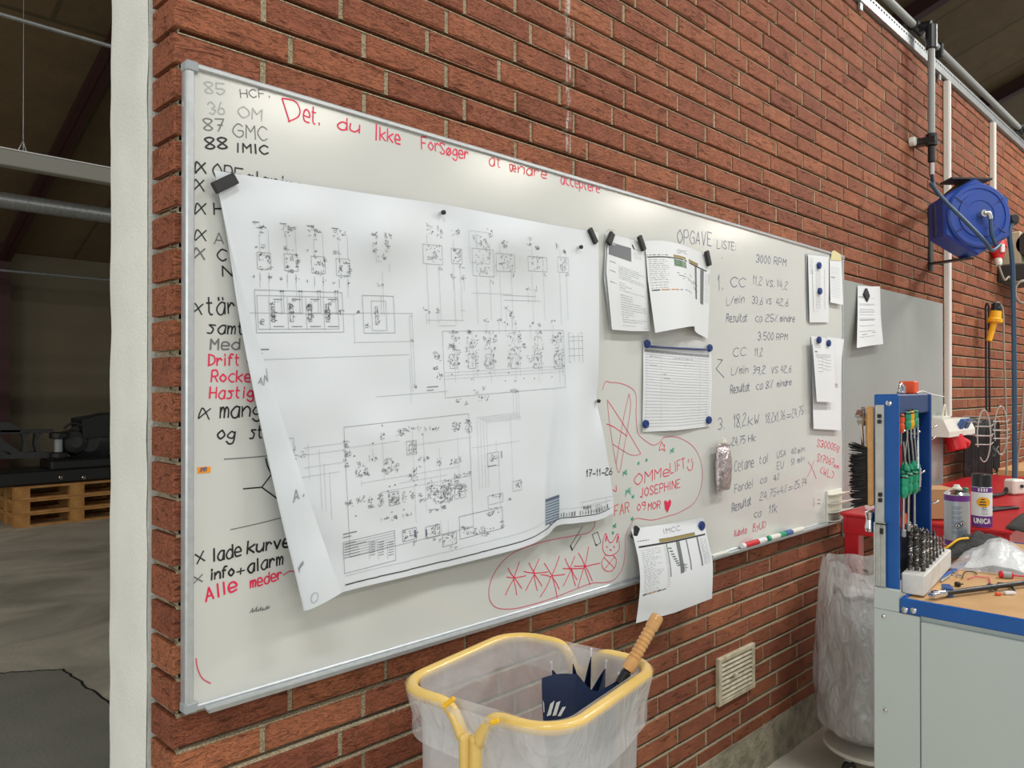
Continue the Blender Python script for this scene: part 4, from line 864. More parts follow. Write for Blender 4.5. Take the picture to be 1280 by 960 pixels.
# grey sheet steel panel on the wall and its note
ps = MB(); xa, xb = py(1052, 484, .012).x + .01, py(1177, 484, .012).x; za_ = 1.985; ps.box((xa, .004, .80), (xb, .0165, za_), 0, .002)
plate = ps.build('metal_sheet', 'plate'); tag(plate, 'bare grey metal sheet fixed to the brick wall right of the whiteboard', 'metal sheet')
s8 = Sheet([(1072, 357), (1086, 358), (1100, 358)], [(1100, 358), (1101, 395), (1104, 430)], [(1071, 435), (1088, 432), (1104, 430)], [(1072, 357), (1072, 395), (1071, 435)], simple_off(.005, .012, (1088, 400), (14, 30), .03, 365, 70), .004, 10, 12)
for k in range(7): s8.text(.08, .2 + .04 * (k % 2) + k * .06, .75, .0022, 3); s8.text(.1, .3 + k * .09, .7, .0024, 8 if k % 2 else 3)
s8.text(.05, .18, .5, .003, 2); s8.text(.2, .8, .4, .003, 8); s8.text(.6, .78, .75, .003, 8)
tag(s8.mb.build('paper_sheet', PM), 'white note torn along the top, alone on the grey metal sheet', 'paper')

# ---- magnets
def bar_magnet(u, v, ang, L_, W_, off, label, y0=0.0):
    c = py(u, v, y0 - off - .005); a = R(ang); ex = V((math.cos(a), 0, math.sin(a))); ez = V((-math.sin(a), 0, math.cos(a)))
    m = MB(); m.obox(c, (ex, V((0, 1, 0)), ez), (L_ / 2, .0055, W_ / 2), 0, .0015)
    tag(m.build('bar_magnet', 'black_rubber'), label, 'magnet', 'black bar magnets')
bar_magnet(281, 229, 33, .050, .022, .0135, 'black bar magnet at the top left corner of the big drawing')
bar_magnet(741, 295, -52, .048, .016, .012, 'black bar magnet at the top right corner of the big drawing')
bar_magnet(763, 298, 60, .040, .020, .009, 'black bar magnet at the top left corner of the datasheet')
bar_magnet(802, 304, -58, .048, .018, .014, 'black bar magnet between the datasheet and the chart printout')
bar_magnet(885, 323, -68, .052, .020, .010, 'black bar magnet at the top right corner of the curling chart printout')
bar_magnet(794, 666, 55, .040, .020, .010, 'black bar magnet on the chart sheet hanging below the board')
bar_magnet(1083, 369, -45, .05, .045, .008, 'black square magnet on the torn note of the grey metal sheet', .004)
def pin(u, v, label):
    o_ = off_big(u, v); a = py(u, v, -o_ - .0005); b = a + V((0, -.014, -.001)); m = MB()
    m.cyl(a, a + (b - a) * .5, .0045, 14, 1, .0008); m.cyl(a + (b - a) * .45, b, .0055, 14, 0, .001); tag(m.build('pin_magnet', ['black_plastic', 'chrome']), label, 'magnet', 'small pin magnets on the drawing')
pin(551, 266, 'small cylindrical magnet in the middle of the top edge of the big drawing')
pin(723, 309, 'small cylindrical magnet near the top right corner of the big drawing')
pin(745, 501, 'small cylindrical magnet on the right edge of the big drawing')
def round_magnet(u, v, off, label, d=.027, y0=0.0):
    c = py(u, v, y0 - off); m = MB(); r = d / 2
    m.lathe(c, (0, -1, 0), [(0, 0), (r * .92, 0), (r, .002), (r, .006), (r * .9, .0085), (r * .6, .0095), (r * .5, .0088), (0, .0085)], 24)
    tag(m.build('round_magnet', 'blue_magnet'), label, 'magnet', 'blue round magnets')
round_magnet(808, 430, .006, 'blue round magnet at the top left corner of the lined list'); round_magnet(886, 435, .006, 'blue round magnet at the top right corner of the lined list')
round_magnet(806, 530, .006, 'blue round magnet at the bottom left corner of the lined list'); round_magnet(885, 525, .006, 'blue round magnet at the bottom right corner of the lined list')
round_magnet(876, 657, .010, 'blue round magnet on the chart sheet hanging below the board', .032)
round_magnet(1023, 332, .016, 'upper blue round magnet on the folded leaflet', .030); round_magnet(1024, 364, .018, 'lower blue round magnet on the folded leaflet', .030)
round_magnet(1023, 425, .030, 'left blue round magnet of the pair on the paper stack', .030); round_magnet(1035, 429, .030, 'right blue round magnet of the pair on the paper stack', .030)
m = MB(); m.tube([py(812, 433, -.012), py(884, 437, -.012)], .0035, 8); tag(m.build('hanging_rod', 'blue_magnet'), 'thin blue rod between the two top magnets of the lined list', 'rod')
# orange sticker
m = MB(); m.box(tuple(min(a, b) for a, b in zip(py(247, 592, -.0008), py(263, 583, 0))), tuple(max(a, b) for a, b in zip(py(247, 592, -.0008), py(263, 583, 0))), 0)
write(m, 'JMR', bp2(249, 590), bp2(258, 589), 5 * scale_at(255), .0013, 1, lambda x, z: V((x, -.0013, z)))
tag(m.build('sticker', ['orange_label', 'ink_navy']), 'small orange sticker on the left of the whiteboard', 'sticker')
# foil pouch with a screw cap
c = py(900, 612, -.012); fp = thing('foil_pouch', 'silver foil pouch with a white screw cap hanging on the whiteboard', 'pouch', c); S = scale_at(900)
def pouchf(s, t):
    a = s * 2 * math.pi; h = t * .158; wd = .045 * (1 - .12 * abs(2 * t - 1) ** 3); dpt = .024 * (math.sin(min(1, t * 1.02 + .02) * math.pi) ** .5 * .8 + .12)
    return c + V((math.cos(a) * wd, -.014 + math.sin(a) * dpt * (1 + .2 * mnoise.noise(V((s * 9, t * 7, 1)))), h))
m = MB(); m.grid(pouchf, 28, 24); m.build('body', 'foil', fp)
m = MB(); m.box(c + V((-.044, -.019, .152)), c + V((.044, -.009, .162)), 0, .002); m.build('top_seam', 'foil', fp)
m = MB(); m.lathe(c + V((.0, -.014, .16)), (0, 0, 1), [(.007, 0), (.010, .003), (.013, .005), (.013, .012), (.009, .013), (.008, .022), (0, .023)], 18); m.build('screw_cap', 'white_plastic', fp)
# marker holder with four shelves
c = py(1033, 650, 0); hd = thing('pen_holder', 'white plastic marker holder with four cupped shelves at the board corner', 'pen holder', (c.x, 0, c.z))
hx0, hx1 = py(1032, 630).x, py(1050, 630).x; hz0, hz1 = py(1036, 653).z, py(1036, 613).z
m = MB(); m.box((hx0, -.010, hz0), (hx1, -.0005, hz1), 0, .002); m.build('back_plate', 'white_plastic', hd)
for k in range(4):
    z = hz0 + (hz1 - hz0) * (.06 + k * .27); m = MB()
    def shf(s, t): return V((hx0 + (hx1 - hx0) * s, -.008 - .055 * t, z + .012 * t * t - .008 * math.sin(math.pi * s) * math.sin(math.pi * min(1, t * 1.1)) ))
    m.grid(shf, 10, 6); m.build('shelf', 'white_plastic', hd, .003)
# markers on the tray
def marker(u0, v0, u1, v1, body, cap, label, r=.008, end=None):
    a = py(u0, v0, -.016); b = py(u1, v1, -.016); a.z = b.z = ZB + .004 + r; d = (b - a); L_ = d.length; d.normalize()
    t = thing('marker', label, 'marker', a, 'board markers on the tray')
    m = MB(); m.lathe(a, d, [(0, 0), (r * .8, 0), (r, .003), (r, L_ * .62), (r * .9, L_ * .66)], 16); m.build('barrel', body, t)
    m = MB(); m.lathe(a, d, [(r * 1.02, L_ * .64), (r * 1.08, L_ * .66), (r * 1.05, L_ * .97), (r * .7, L_), (0, L_)], 16); m.build('cap', cap, t)
    if end: m = MB(); m.lathe(a, d, [(0, -.004), (r * .85, -.004), (r * 1.06, .004), (r * 1.06, .012), (r, .012)], 16); m.build('end_plug', end, t)
marker(928, 680, 957, 673, 'red_plastic', 'can_white', 'red board marker lying at the left on the tray', .0105, 'can_white')
marker(960, 672, 981, 666, 'white_plastic', 'green_handle', 'white board marker with a green cap on the tray', .0105, 'green_handle')
marker(1003, 659, 981, 665, 'white_plastic', 'blue_plug', 'white board marker with a blue cap on the tray', .0105)
marker(890, 693, 910, 688, 'white_plastic', 'white_plastic', 'thin white pen lying on the tray below the foil pouch', .006)

# ================================================================== waste sack stand with umbrella
ZR = 0.87; SROT = R(9.9)                                   # the stand is turned a little from the wall
cor = [pz(u, v, ZR) for (u, v) in ((492, 859), (701, 921.6), (825.5, 830.5), (644, 791.6))]
SC_ = sum(cor, V((0, 0, 0))) / 4; SX = V((math.cos(SROT), math.sin(SROT), 0)); SY = V((-SX.y, SX.x, 0))
hx_ = sum(abs((p - SC_).dot(SX)) for p in cor) / 4; hx_ -= .004; SC_ -= SX * .004; hy_ = sum(abs((p - SC_).dot(SY)) for p in cor) / 4
bx0, bx1, by0, by1 = SC_.x - hx_, SC_.x + hx_, SC_.y - hy_, SC_.y + hy_
TR = .0128; CR = .084; bxm = (by0 + by1) / 2
stand = thing('waste_bag_stand', 'yellow tubular waste bag stand with a clear bag in front of the brick wall', 'waste stand', ((bx0 + bx1) / 2, bxm, 0))
def arc(cx, cy, a0, a1, z, n=7): return [V((cx + CR * math.cos(R(a0 + (a1 - a0) * k / n)), cy + CR * math.sin(R(a0 + (a1 - a0) * k / n)), z)) for k in range(n + 1)]
def post(x, y, sgn):            # from the floor frame up, bending out into the rim
    return smooth_pts([V((x, y, .06)), V((x, y, .40)), V((x, y, ZR - .085)), V((x, y + sgn * .007, ZR - .055)), V((x, y + sgn * .026, ZR - .020)), V((x, y + sgn * .045, ZR - .004)), V((x, y + sgn * .065, ZR))], 5)
g = .0128
front = post(bx0, bxm - g, -1) + arc(bx0 + CR, by0 + CR, 180, 270, ZR) + arc(bx1 - CR, by0 + CR, 270, 360, ZR) + post(bx1, bxm - g, -1)[::-1]
back = post(bx0, bxm + g, 1) + arc(bx0 + CR, by1 - CR, 180, 90, ZR) + arc(bx1 - CR, by1 - CR, 90, 0, ZR) + post(bx1, bxm + g, 1)[::-1]
m = MB(); m.tube(front, TR, 14); m.build('rim_tube', 'yellow_paint', stand)
m = MB(); m.tube(back, TR, 14); m.build('rim_tube', 'yellow_paint', stand)
m = MB(); q = arc(bx1 - .08, by1 - .08, 0, 90, .06) + arc(bx0 + .08, by1 - .08, 90, 180, .06) + arc(bx0 + .08, by0 + .08, 180, 270, .06) + arc(bx1 - .08, by0 + .08, 270, 360, .06)
m.tube(q, TR, 12, 0, True); m.build('base_ring', 'yellow_paint', stand)
for (x, y) in ((bx0 + .03, by0 + .03), (bx1 - .03, by0 + .03), (bx1 - .03, by1 - .03), (bx0 + .03, by1 - .03)):
    m = MB(); m.cyl((x - .01, y, .025), (x + .01, y, .025), .025, 18, 0, .003); m.cyl((x, y, .03), (x, y, .065), .006, 8); m.build('caster', 'black_rubber', stand)
# bag: inner wall and the fold over the rim
def rimp(s, off):
    w2, d2 = (bx1 - bx0) / 2 + off, (by1 - by0) / 2 + off; r = CR + off; cx, cy = (bx0 + bx1) / 2, (by0 + by1) / 2
    segs = [(2 * (d2 - r), 'l'), (math.pi / 2 * r, 0), (2 * (w2 - r), 'f'), (math.pi / 2 * r, 1), (2 * (d2 - r), 'r'), (math.pi / 2 * r, 2), (2 * (w2 - r), 'b'), (math.pi / 2 * r, 3)]
    tot = sum(x[0] for x in segs); d = (s % 1) * tot
    for l, k in segs:
        if d <= l: break
        d -= l
    if k == 'l': return V((cx - w2, cy + d2 - r - d, 0))
    if k == 'f': return V((cx - w2 + r + d, cy - d2, 0))
    if k == 'r': return V((cx + w2, cy - d2 + r + d, 0))
    if k == 'b': return V((cx + w2 - r - d, cy + d2, 0))
    a = R(180 + k * 90) + d / r; c_ = [(-1, -1), (1, -1), (1, 1), (-1, 1)][k]
    return V((cx + c_[0] * (w2 - r) + r * math.cos(a), cy + c_[1] * (d2 - r) + r * math.sin(a), 0))
def wr(s, t, k, f=26): return mnoise.noise(V((math.cos(s * 6.283) * f / 6.283, math.sin(s * 6.283) * f / 6.283, t * 3 + k)))
def innerf(s, t):
    d = -TR - .004 - .02 * t + .010 * wr(s, t, 1) * min(1, t * 3); p = rimp(s, d); p.z = ZR + TR * .6 - t * (ZR - .14); return p
def skirtf(s, t):
    ln = .10 + .03 * math.cos((s - .25) * 6.283) + .012 * wr(s, 0, 5, 8); d = TR + .0022 + .003 * max(0, wr(s, t * .4, 2)) * min(1, t * 2.5) - .016 * min(1, t * 1.6)
    p = rimp(s, d); p.z = ZR + TR * .3 - t * ln; return p
def overf(s, t):
    a = math.pi * (1 - t); p = rimp(s, (TR + .0022) * math.cos(a) * 1.0); p.z = ZR + (TR + .0022) * math.sin(a) * 1.02; return p
m = MB(); m.grid(innerf, 160, 40)
bt = [innerf(k / 60, 1) for k in range(60)]; m.fan(bt, 0); bag = m.build('bag', 'bag', stand)
m = MB(); m.grid(skirtf, 200, 14); m.build('bag_fold', 'skirt', bag)
stand.rotation_euler.z = SROT
# bits of yellow tape
for (u, v, a, lab) in ((561, 878, 38, 'yellow tape tab sticking up from the left end of the stand rim'), (618, 902, 15, 'small yellow tape knot on the left front of the stand rim')):
    c = pz(u, v, ZR + .014); ex = V((math.cos(R(a)) * RGT.x, math.cos(R(a)) * RGT.y, math.sin(R(a)))).normalized(); ey = V((0, 0, 1)).cross(ex).normalized(); ez = ex.cross(ey)
    m = MB(); m.obox(c, (ex, ey, ez), (.014 if a > 20 else .008, .005, .004), 0, .0015); tag(m.build('tape_tab', 'yellow_tape'), lab, 'tape', 'yellow tape on the stand rim')
# umbrella: navy canopy half open, wooden handle up
H0 = pd(784, 838, 1.66); H1 = pd(823, 769, 1.70); ax = (H1 - H0).normalized(); HL = (H1 - H0).length
um = thing('umbrella', 'navy umbrella with a ribbed wooden handle standing in the waste bag', 'umbrella', H0 - ax * .62)
m = MB(); r = .0135; prof = [(0, 0), (r * .95, 0), (r, .004), (r, .028)]
for k in range(7): z = .030 + k * .0098; prof += [(r * .86, z), (r * 1.02, z + .0025), (r * 1.02, z + .007), (r * .86, z + .0095)]
prof += [(r * .95, .101), (r * 1.05, .104), (r * 1.08, HL - .012), (r * 1.0, HL - .003), (r * .8, HL), (0, HL)]
m.lathe(H0, ax, prof, 20); m.build('handle', 'wood_handle', um)
m = MB(); m.tube([H0 + ax * .004, H0 - ax * .62], .005, 10); m.lathe(H0 - ax * .035, ax, [(.006, 0), (.011, .004), (.011, .030), (.008, .036)], 14); m.build('shaft', 'black_plastic', um)
HC = pd(728, 866, 1.69); AP = HC + V((.005, .01, -.52))
tips = [(677, 848, 1.66), (722, 843, 1.63), (773, 850, 1.66), (757, 834, 1.74), (739, 819, 1.77), (716, 828, 1.75), (690, 836, 1.70)]
tip3 = [pd(*t) for t in tips]
def canopy(s, t):
    k = s * 7; i = int(k) % 7; f = k - int(k); a, b = tip3[i], tip3[(i + 1) % 7]
    p = a.lerp(b, f); pull = (-0.04 if i == 0 else (.22 if i == 1 else .5)) * math.sin(math.pi * f)
    p = p.lerp(HC, pull); p.z -= (-.004 if i == 0 else (.022 if i == 1 else .030)) * math.sin(math.pi * f) ** 1.0
    q = p.lerp(AP + (p - HC) * .12, t); q += (p - HC) * .25 * math.sin(math.pi * t) * (1 - t)
    return q
m = MB(); m.grid(canopy, 70, 24)
LOGO = [[(.02, .10), (.06, .13), (.06, .20), (.02, .20)], [(.30, .15), (.46, .13), (.30, .24), (.14, .24)], [(.52, .15), (.66, .14), (.50, .25), (.36, .25)], [(.72, .19), (.84, .185), (.66, .26), (.54, .26)]]
for q in LOGO:
    m.add([(lambda p: p + (CAMP - p).normalized() * .003)(canopy(a * .115 + .002, .09 + (b - .10) * .5)) for a, b in q], [(0, 1, 2, 3)], 1)
m.build('canopy', ['navy', 'white_print'], um)
for t in tip3:
    if t is tip3[0] or t is tip3[1]: continue
    d = (t - AP).normalized(); m = MB(); m.cyl(t - d * .003, t + d * .014, .0016, 8); m.cyl(t + d * .012, t + d * .016, .0028, 8); m.build('rib_tip', 'rib_metal', um)

# ================================================================== wall fittings
vt = thing('wall_vent', 'dirty white slatted air vent low in the brick wall', 'vent', (2.6, BY, .35))
vx0, vx1 = py(897, 484, .012).x, py(942, 484, .012).x; vz0, vz1 = .345, .515
m = MB()
for lo, hi in (((vx0, .006, vz0), (vx1, BY + .002, vz0 + .016)), ((vx0, .006, vz1 - .016), (vx1, BY + .002, vz1)), ((vx0, .0065, vz0 + .015), (vx0 + .022, BY + .002, vz1 - .015)), ((vx1 - .022, .0065, vz0 + .015), (vx1, BY + .002, vz1 - .015))): m.box(lo, hi, 0, .0015)
m.build('frame', 'vent', vt)
m = MB(); m.box((vx0 + .01, BY - .004, vz0 + .01), (vx1 - .01, BY + .005, vz1 - .01)); m.build('recess', 'dark', vt)
for k in range(8):
    z = vz0 + .026 + k * .0168; m = MB(); m.add([(vx0 + .02, .007, z - .005), (vx1 - .02, .007, z - .005), (vx1 - .02, BY - .005, z + .006), (vx0 + .02, BY - .005, z + .006)], [(0, 1, 2, 3)]); m.build('slat', 'vent', vt, .0015)
m = MB(); m.box((vx0 + .1, -.004, vz0 + .085), (vx0 + .118, .006, vz0 + .097), 0, .002); m.build('lever', 'vent', vt)
# cable tray along the top of the wall, pipe above it
ct = thing('cable_tray', 'galvanised cable tray running along the top of the brick wall', 'cable tray', (5, BY, WTOP))
m = MB(); ty0, ty1 = BY - .022, BY + .07
m.add([(x, y, z) for x in (2.2, WX1) for y, z in ((ty0, WTOP + .068), (ty0, WTOP + .006), (ty1, WTOP + .006), (ty1, WTOP + .068))], [(0, 1, 5, 4), (1, 2, 6, 5), (2, 3, 7, 6)])
for k in range(200): x = 2.25 + k * .036; m.box((x, ty0 - .0012, WTOP + .046), (x + .016, ty0 - .0004, WTOP + .054), 1)
m.build('channel', ['zinc', 'dark'], ct)
for x in [2.6 + 1.2 * k for k in range(6)]: m = MB(); m.box((x, ty0 + .006, WTOP - .03), (x + .03, BY - .005, WTOP + .006), 0); m.build('bracket', 'zinc', ct)
pt = thing('air_pipe', 'grey compressed air pipe with black couplings above the cable tray', 'pipe', (5, BY, WTOP + .1))
yp = BY - .02; zp = WTOP + .135
m = MB(); m.tube([(2.2, yp, zp), (WX1, yp, zp)], .020, 14); m.build('pipe', 'pipe_grey', pt)
dx = py(1158, 100, -.05).x
for x in (dx - .0, 6.95): m = MB(); m.cyl((x - .06, yp, zp), (x + .06, yp, zp), .031, 14, 0, .004); m.tube([(x, yp, zp), (x, yp - .075, zp - .01)], .026, 12); m.build('tee', 'black_plastic', pt)
for x in (dx + .35, 3.2, 7.4): m = MB(); m.box((x, yp - .03, zp - .06), (x + .03, yp + .03, zp + .026), 0, .006); m.build('clip', 'black_plastic', pt)
dp = thing('drop_pipe', 'grey drop pipe with black couplings above the hose reel', 'pipe', (dx, BY, 2.4))
yq = yp - .075; zlo = py(1158, 192, yq).z; zhi = zp - .01
m = MB(); m.tube([(dx, yq, zlo + .12), (dx, yq, zhi)], .018, 14); m.build('pipe', 'pipe_grey', dp)
for (z0, z1, r, mt) in ((zhi - .13, zhi + .0, .030, 'black_plastic'), (zlo + .06, zlo + .125, .030, 'black_plastic'), (zlo - .03, zlo + .06, .019, 'black_plastic'), (zlo - .10, zlo - .03, .014, 'steel')): m = MB(); m.cyl((dx, yq, z0), (dx, yq, z1), r, 14, 0, .004); m.build('coupling', mt, dp)
zc = py(1158, 171, yq).z
m = MB(); m.box((dx - .03, yq - .026, zc - .018), (dx + .03, BY, zc + .018), 0, .004); m.build('wall_clip', 'black_plastic', dp)
m = MB(); m.cyl((dx - .05, BY - .03, zc), (dx - .05, BY, zc), .025, 14, 0, .004); m.build('clip_plug', 'white_plastic', dp)
# white cable conduits
def conduit(u, ztop, zbot, label):
    x = py(u, 300, BY - .015).x; m = MB(); t = thing('conduit', label, 'conduit', (x, BY, zbot), 'white upright cable conduits')
    m.box((x - .020, BY - .032, zbot), (x + .020, BY + .001, ztop), 0, .004); m.build('duct', 'white_plastic', t)
    m = MB(); m.box((x - .014, BY - .0345, zbot + .005), (x + .014, BY - .032, ztop - .005), 0, .001); m.build('lid', 'can_white', t); return x
xc1 = conduit(1184, WTOP - .002, py(1184, 521, BY - .015).z, 'white cable conduit running down behind the hose reel to the socket box')
xc2 = conduit(1241, WTOP - .002, 2.5, 'white cable conduit farther right, ending behind the hose reel')
# hose reel
rc = pd(1217, 272, 3.98); nrm = V((-.66, -.751, .05)).normalized(); sdv = V((0, 0, 1)).cross(nrm).normalized(); upn = nrm.cross(sdv)
reel = thing('hose_reel', 'blue hexagonal hose reel on a steel bracket high on the brick wall', 'hose reel', (rc.x, BY, rc.z - .22))
def hexp(a, R_): k = (a + math.pi / 6) % (math.pi / 3) - math.pi / 6; return R_ * math.cos(math.pi / 6) / math.cos(k)
def ring(d, R_, n=72, rot=0.0, blend=0.0): return [rc + nrm * d + (sdv * math.cos(2 * math.pi * k / n + rot) + upn * math.sin(2 * math.pi * k / n + rot)) * (hexp(2 * math.pi * k / n, R_) * (1 - blend) + R_ * .9 * blend) for k in range(n)]
m = MB(); n = 72; rg = [ring(-.13, .14), ring(-.13, .172), ring(-.115, .19), ring(.015, .200), ring(.03, .190)]
vs = [p for q in rg for p in q]; m.add(vs, [(i * n + k, i * n + (k + 1) % n, (i + 1) * n + (k + 1) % n, (i + 1) * n + k) for i in range(4) for k in range(n)], 0); m.fan(rg[-1]); m.fan(rg[0][::-1])
m.build('housing', 'reel_blue', reel)
m = MB(); m.lathe(rc + nrm * .03, nrm, [(.166, 0), (.166, .012), (.158, .020), (.138, .020), (.136, .015), (.115, .018), (.113, .024), (.075, .024), (.072, .02), (0, .022)], 60); m.build('front_disc', 'reel_blue', reel)
m = MB()
for a in (R(35), R(145), R(215), R(325)): p0 = rc + nrm * .0525 + (sdv * math.cos(a) + upn * math.sin(a)) * .08; p1 = rc + nrm * .0525 + (sdv * math.cos(a) + upn * math.sin(a)) * .155; m = MB(); m.tube([p0, p1], .0024, 6); m.build('rib', 'reel_dark', reel)
m = MB(); m.obox(rc - nrm * .06, (sdv, nrm, upn), (.176, .02, .09), 0, .01); m.build('side_band', 'reel_dark', reel)
m = MB(); m.tube([rc + nrm * .05, rc + nrm * .085], .018, 14); m.tube(smooth_pts([rc + nrm * .08, rc + nrm * .085 + sdv * .02, rc + nrm * .085 + sdv * .03 - upn * .03], 4), .012, 10); m.build('swivel', 'steel', reel)
xb_ = py(1162, 270, BY).x; zt_, zb_ = rc.z + .17, rc.z - .20
m = MB(); m.box((xb_ - .025, BY - .012, zb_), (xb_ + .03, BY + .002, zt_), 0, .003)
top = rc + upn * .205 - nrm * .05
for zz in (zt_ - .02,):
    a = V((xb_, BY - .01, zz)); b = top; d = (b - a); L_ = d.length; d.normalize(); sd = V((0, 0, 1)).cross(d).normalized(); m.obox((a + b) / 2, (d, sd, d.cross(sd)), (L_ / 2, .028, .006), 0, .001)
a = V((xb_, BY - .01, zb_ + .04)); b = rc - upn * .20 - nrm * .05; d = b - a; L_ = d.length; d.normalize(); sd = V((0, 0, 1)).cross(d).normalized(); m.obox((a + b) / 2, (d, sd, d.cross(sd)), (L_ / 2, .028, .005), 0, .001)
d = sdv; m.obox(top, (sdv, nrm, upn), (.11, .05, .005), 0, .001)
m.build('bracket', 'machine_grey', reel)
m = MB(); q = rc + sdv * .225 - nrm * .03 + upn * .0; m.cyl(q - sdv * .02, q + sdv * .025, .028, 14, 0, .004); m.tube([q - nrm * .03, q + nrm * .03], .02, 12); m.build('hose_guide', 'black_rubber', reel)
h0 = V((dx, yq, zlo - .10))
m = MB(); m.tube(smooth_pts([h0, h0 + V((0, -.01, -.06)), pd(1164, 231, 3.9), pd(1182, 252, 3.82), pd(1208, 278, 3.78), pd(1232, 303, 3.78), pd(1240, 313, 3.85), rc + nrm * .05 - upn * .15 + sdv * .10], 6), .0095, 10)
m.tube(smooth_pts([rc + nrm * .085 + sdv * .03 - upn * .03, rc + nrm * .08 + sdv * .035 - upn * .10, rc + nrm * .06 + sdv * .07 - upn * .16], 6), .009, 10); m.build('feed_hose', 'hose', reel)
he = pz(1268, 612, .99); 
m = MB(); q0 = rc + sdv * .24 - nrm * .03; hv = V((q0.x, q0.y, 0))
dn = pd(1268, 480, 4.0); m.tube(smooth_pts([q0, pd(1262, 292, 4.0), pd(1266, 340, 4.0), V((dn.x, dn.y, 1.5)), V((dn.x, dn.y, 1.2)), V((dn.x, dn.y, .97))], 6), .012, 10)
tag(m.build('air_hose', 'hose'), 'blue air hose hanging straight down from the right side of the hose reel', 'hose')
m = MB(); q = V((dn.x, dn.y - .02, py(1268, 478, -.3).z)); m.cyl(q - V((.006, 0, 0)), q + V((.006, 0, 0)), .006, 10); 
# socket box below the conduit
sb = thing('socket_box', 'white socket box with blue outlets and a red outlet below the conduit', 'socket box', (xc1, BY, 1.1))
sx0, sx1 = py(1179, 540, -.06).x, py(1212, 540, -.06).x; sz0, sz1 = py(1190, 545, -.06).z, py(1190, 524, -.06).z
m = MB(); vs = [(sx0, y, z) for y, z in ((BY, sz0), (-.09, sz0), (-.09, sz0 + .03), (-.06, sz1), (BY, sz1))]; vs += [(sx1, p[1], p[2]) for p in vs]; m.add(vs, [(0, 1, 2, 3, 4), (9, 8, 7, 6, 5)] + [(i, 5 + i, 5 + (i + 1) % 5, (i + 1) % 5) for i in range(5)]); m.build('housing', 'white_plastic', sb)
m = MB(); m.box((sx0 + .03, -.05, sz1), (sx0 + .16, BY - .005, sz1 + .02), 0, .003); m.build('cable_gland', 'white_plastic', sb)
for k in range(2): x = sx0 + .22 + k * .1; m = MB(); m.obox((x + .03, -.082, sz0 + .055), (V((1, 0, 0)), V((0, .9, .42)).normalized(), V((0, -.42, .9)).normalized()), (.036, .012, .045), 0, .005); m.build('blue_outlet', 'blue_plug', sb)
m = MB(); q = V((sx0 + .22, -.05, sz0)); m.cyl(q, q + V((0, -.025, -.085)), .05, 18, 0, .006); m.cyl(q + V((.08, -.01, -.03)), q + V((.11, -.05, -.06)), .03, 14, 0, .006); m.build('red_outlet', 'red_plastic', sb)
m = MB(); zz = py(1184, 521, BY - .015).z
for k in (-.012, .012): m.tube(smooth_pts([(xc1 + k, BY - .015, zz + .02), (xc1 + k * 1.5, BY - .02, (zz + sz1) / 2), (sx0 + .09 + k, -.02, sz1 + .015)], 5), .006, 8)
m.tube(smooth_pts([(sx0 + .12, -.02, sz1), (sx0 + .13, -.03, sz1 + .08), (sx0 + .16, -.03, sz1 + .05), (sx0 + .165, -.03, sz1)], 5), .006, 8); m.build('lead', 'white_plastic', sb)
# wire cable hooks and black cables
def hook(u, v, label):
    c = py(u, v, -.19); t = thing('cable_hook', label, 'hook', c, 'bent wire cable hooks'); m = MB()
    S_ = 4.7 / F; oval = [c + RGT * (8 * S_ * math.cos(a)) + V((0, 0, 1)) * (31 * S_ * math.sin(a)) for a in [R(-125 + 330 * k / 28) for k in range(29)]]
    m.tube(oval, .0038, 8)
    for zz in (.055, .0, -.05): w2 = .05; p = c + V((0, 0, zz)); m.tube([p - RGT * w2, p + RGT * (w2 * .8), p + RGT * (w2 * 1.1) + V((0, 0, .015))], .004, 6)
    m.tube([c + RGT * .05, V((c.x + .1, BY, c.z))], .004, 6); m.tube([c - RGT * .02 + V((0, 0, .08)), V((c.x + .0, BY, c.z + .08))], .004, 6)
    m.build('wire', 'rail_metal', t)
hook(1230, 545, 'bent wire hook loaded with black cables above the red table'); hook(1251, 538, 'empty bent wire hook right of the cable hook')
for k, (u, dxx) in enumerate(((1206, 0), (1215, .02), (1224, .05), (1233, .07))):
    c = py(u, 536, -.055 - .02 * k); c2 = py(u + 9, 536, -.06 - .02 * k); z1 = c.z + .02; m = MB()
    zlo_ = 1.02 + .03 * k
    lp = [c + V((0, 0, -.30)), c + V((0, 0, -.05)), c + V((.03, 0, .03)), (c + c2) / 2 + V((0, 0, .05)), c2 + V((0, 0, .02)), c2 + V((0, 0, -.25)), V((c2.x, c2.y, zlo_)), V(((c.x + c2.x) / 2, c.y, zlo_ - .03)), V((c.x, c.y, zlo_))]
    for q_ in range(4): m.tube(smooth_pts([p + V((.022 * q_, -.004 * q_, -.012 * (q_ % 3))) for p in lp], 6, True), .0075, 8, 0, True)
    tag(m.build('cable_coil', 'cable_black'), ['black cable coil hanging nearest to the socket box', 'second black cable coil from the socket box', 'third black cable coil from the socket box, behind the wire hook', 'black cable coil hanging farthest from the socket box'][k], 'cable', 'black cables on the wire hooks')
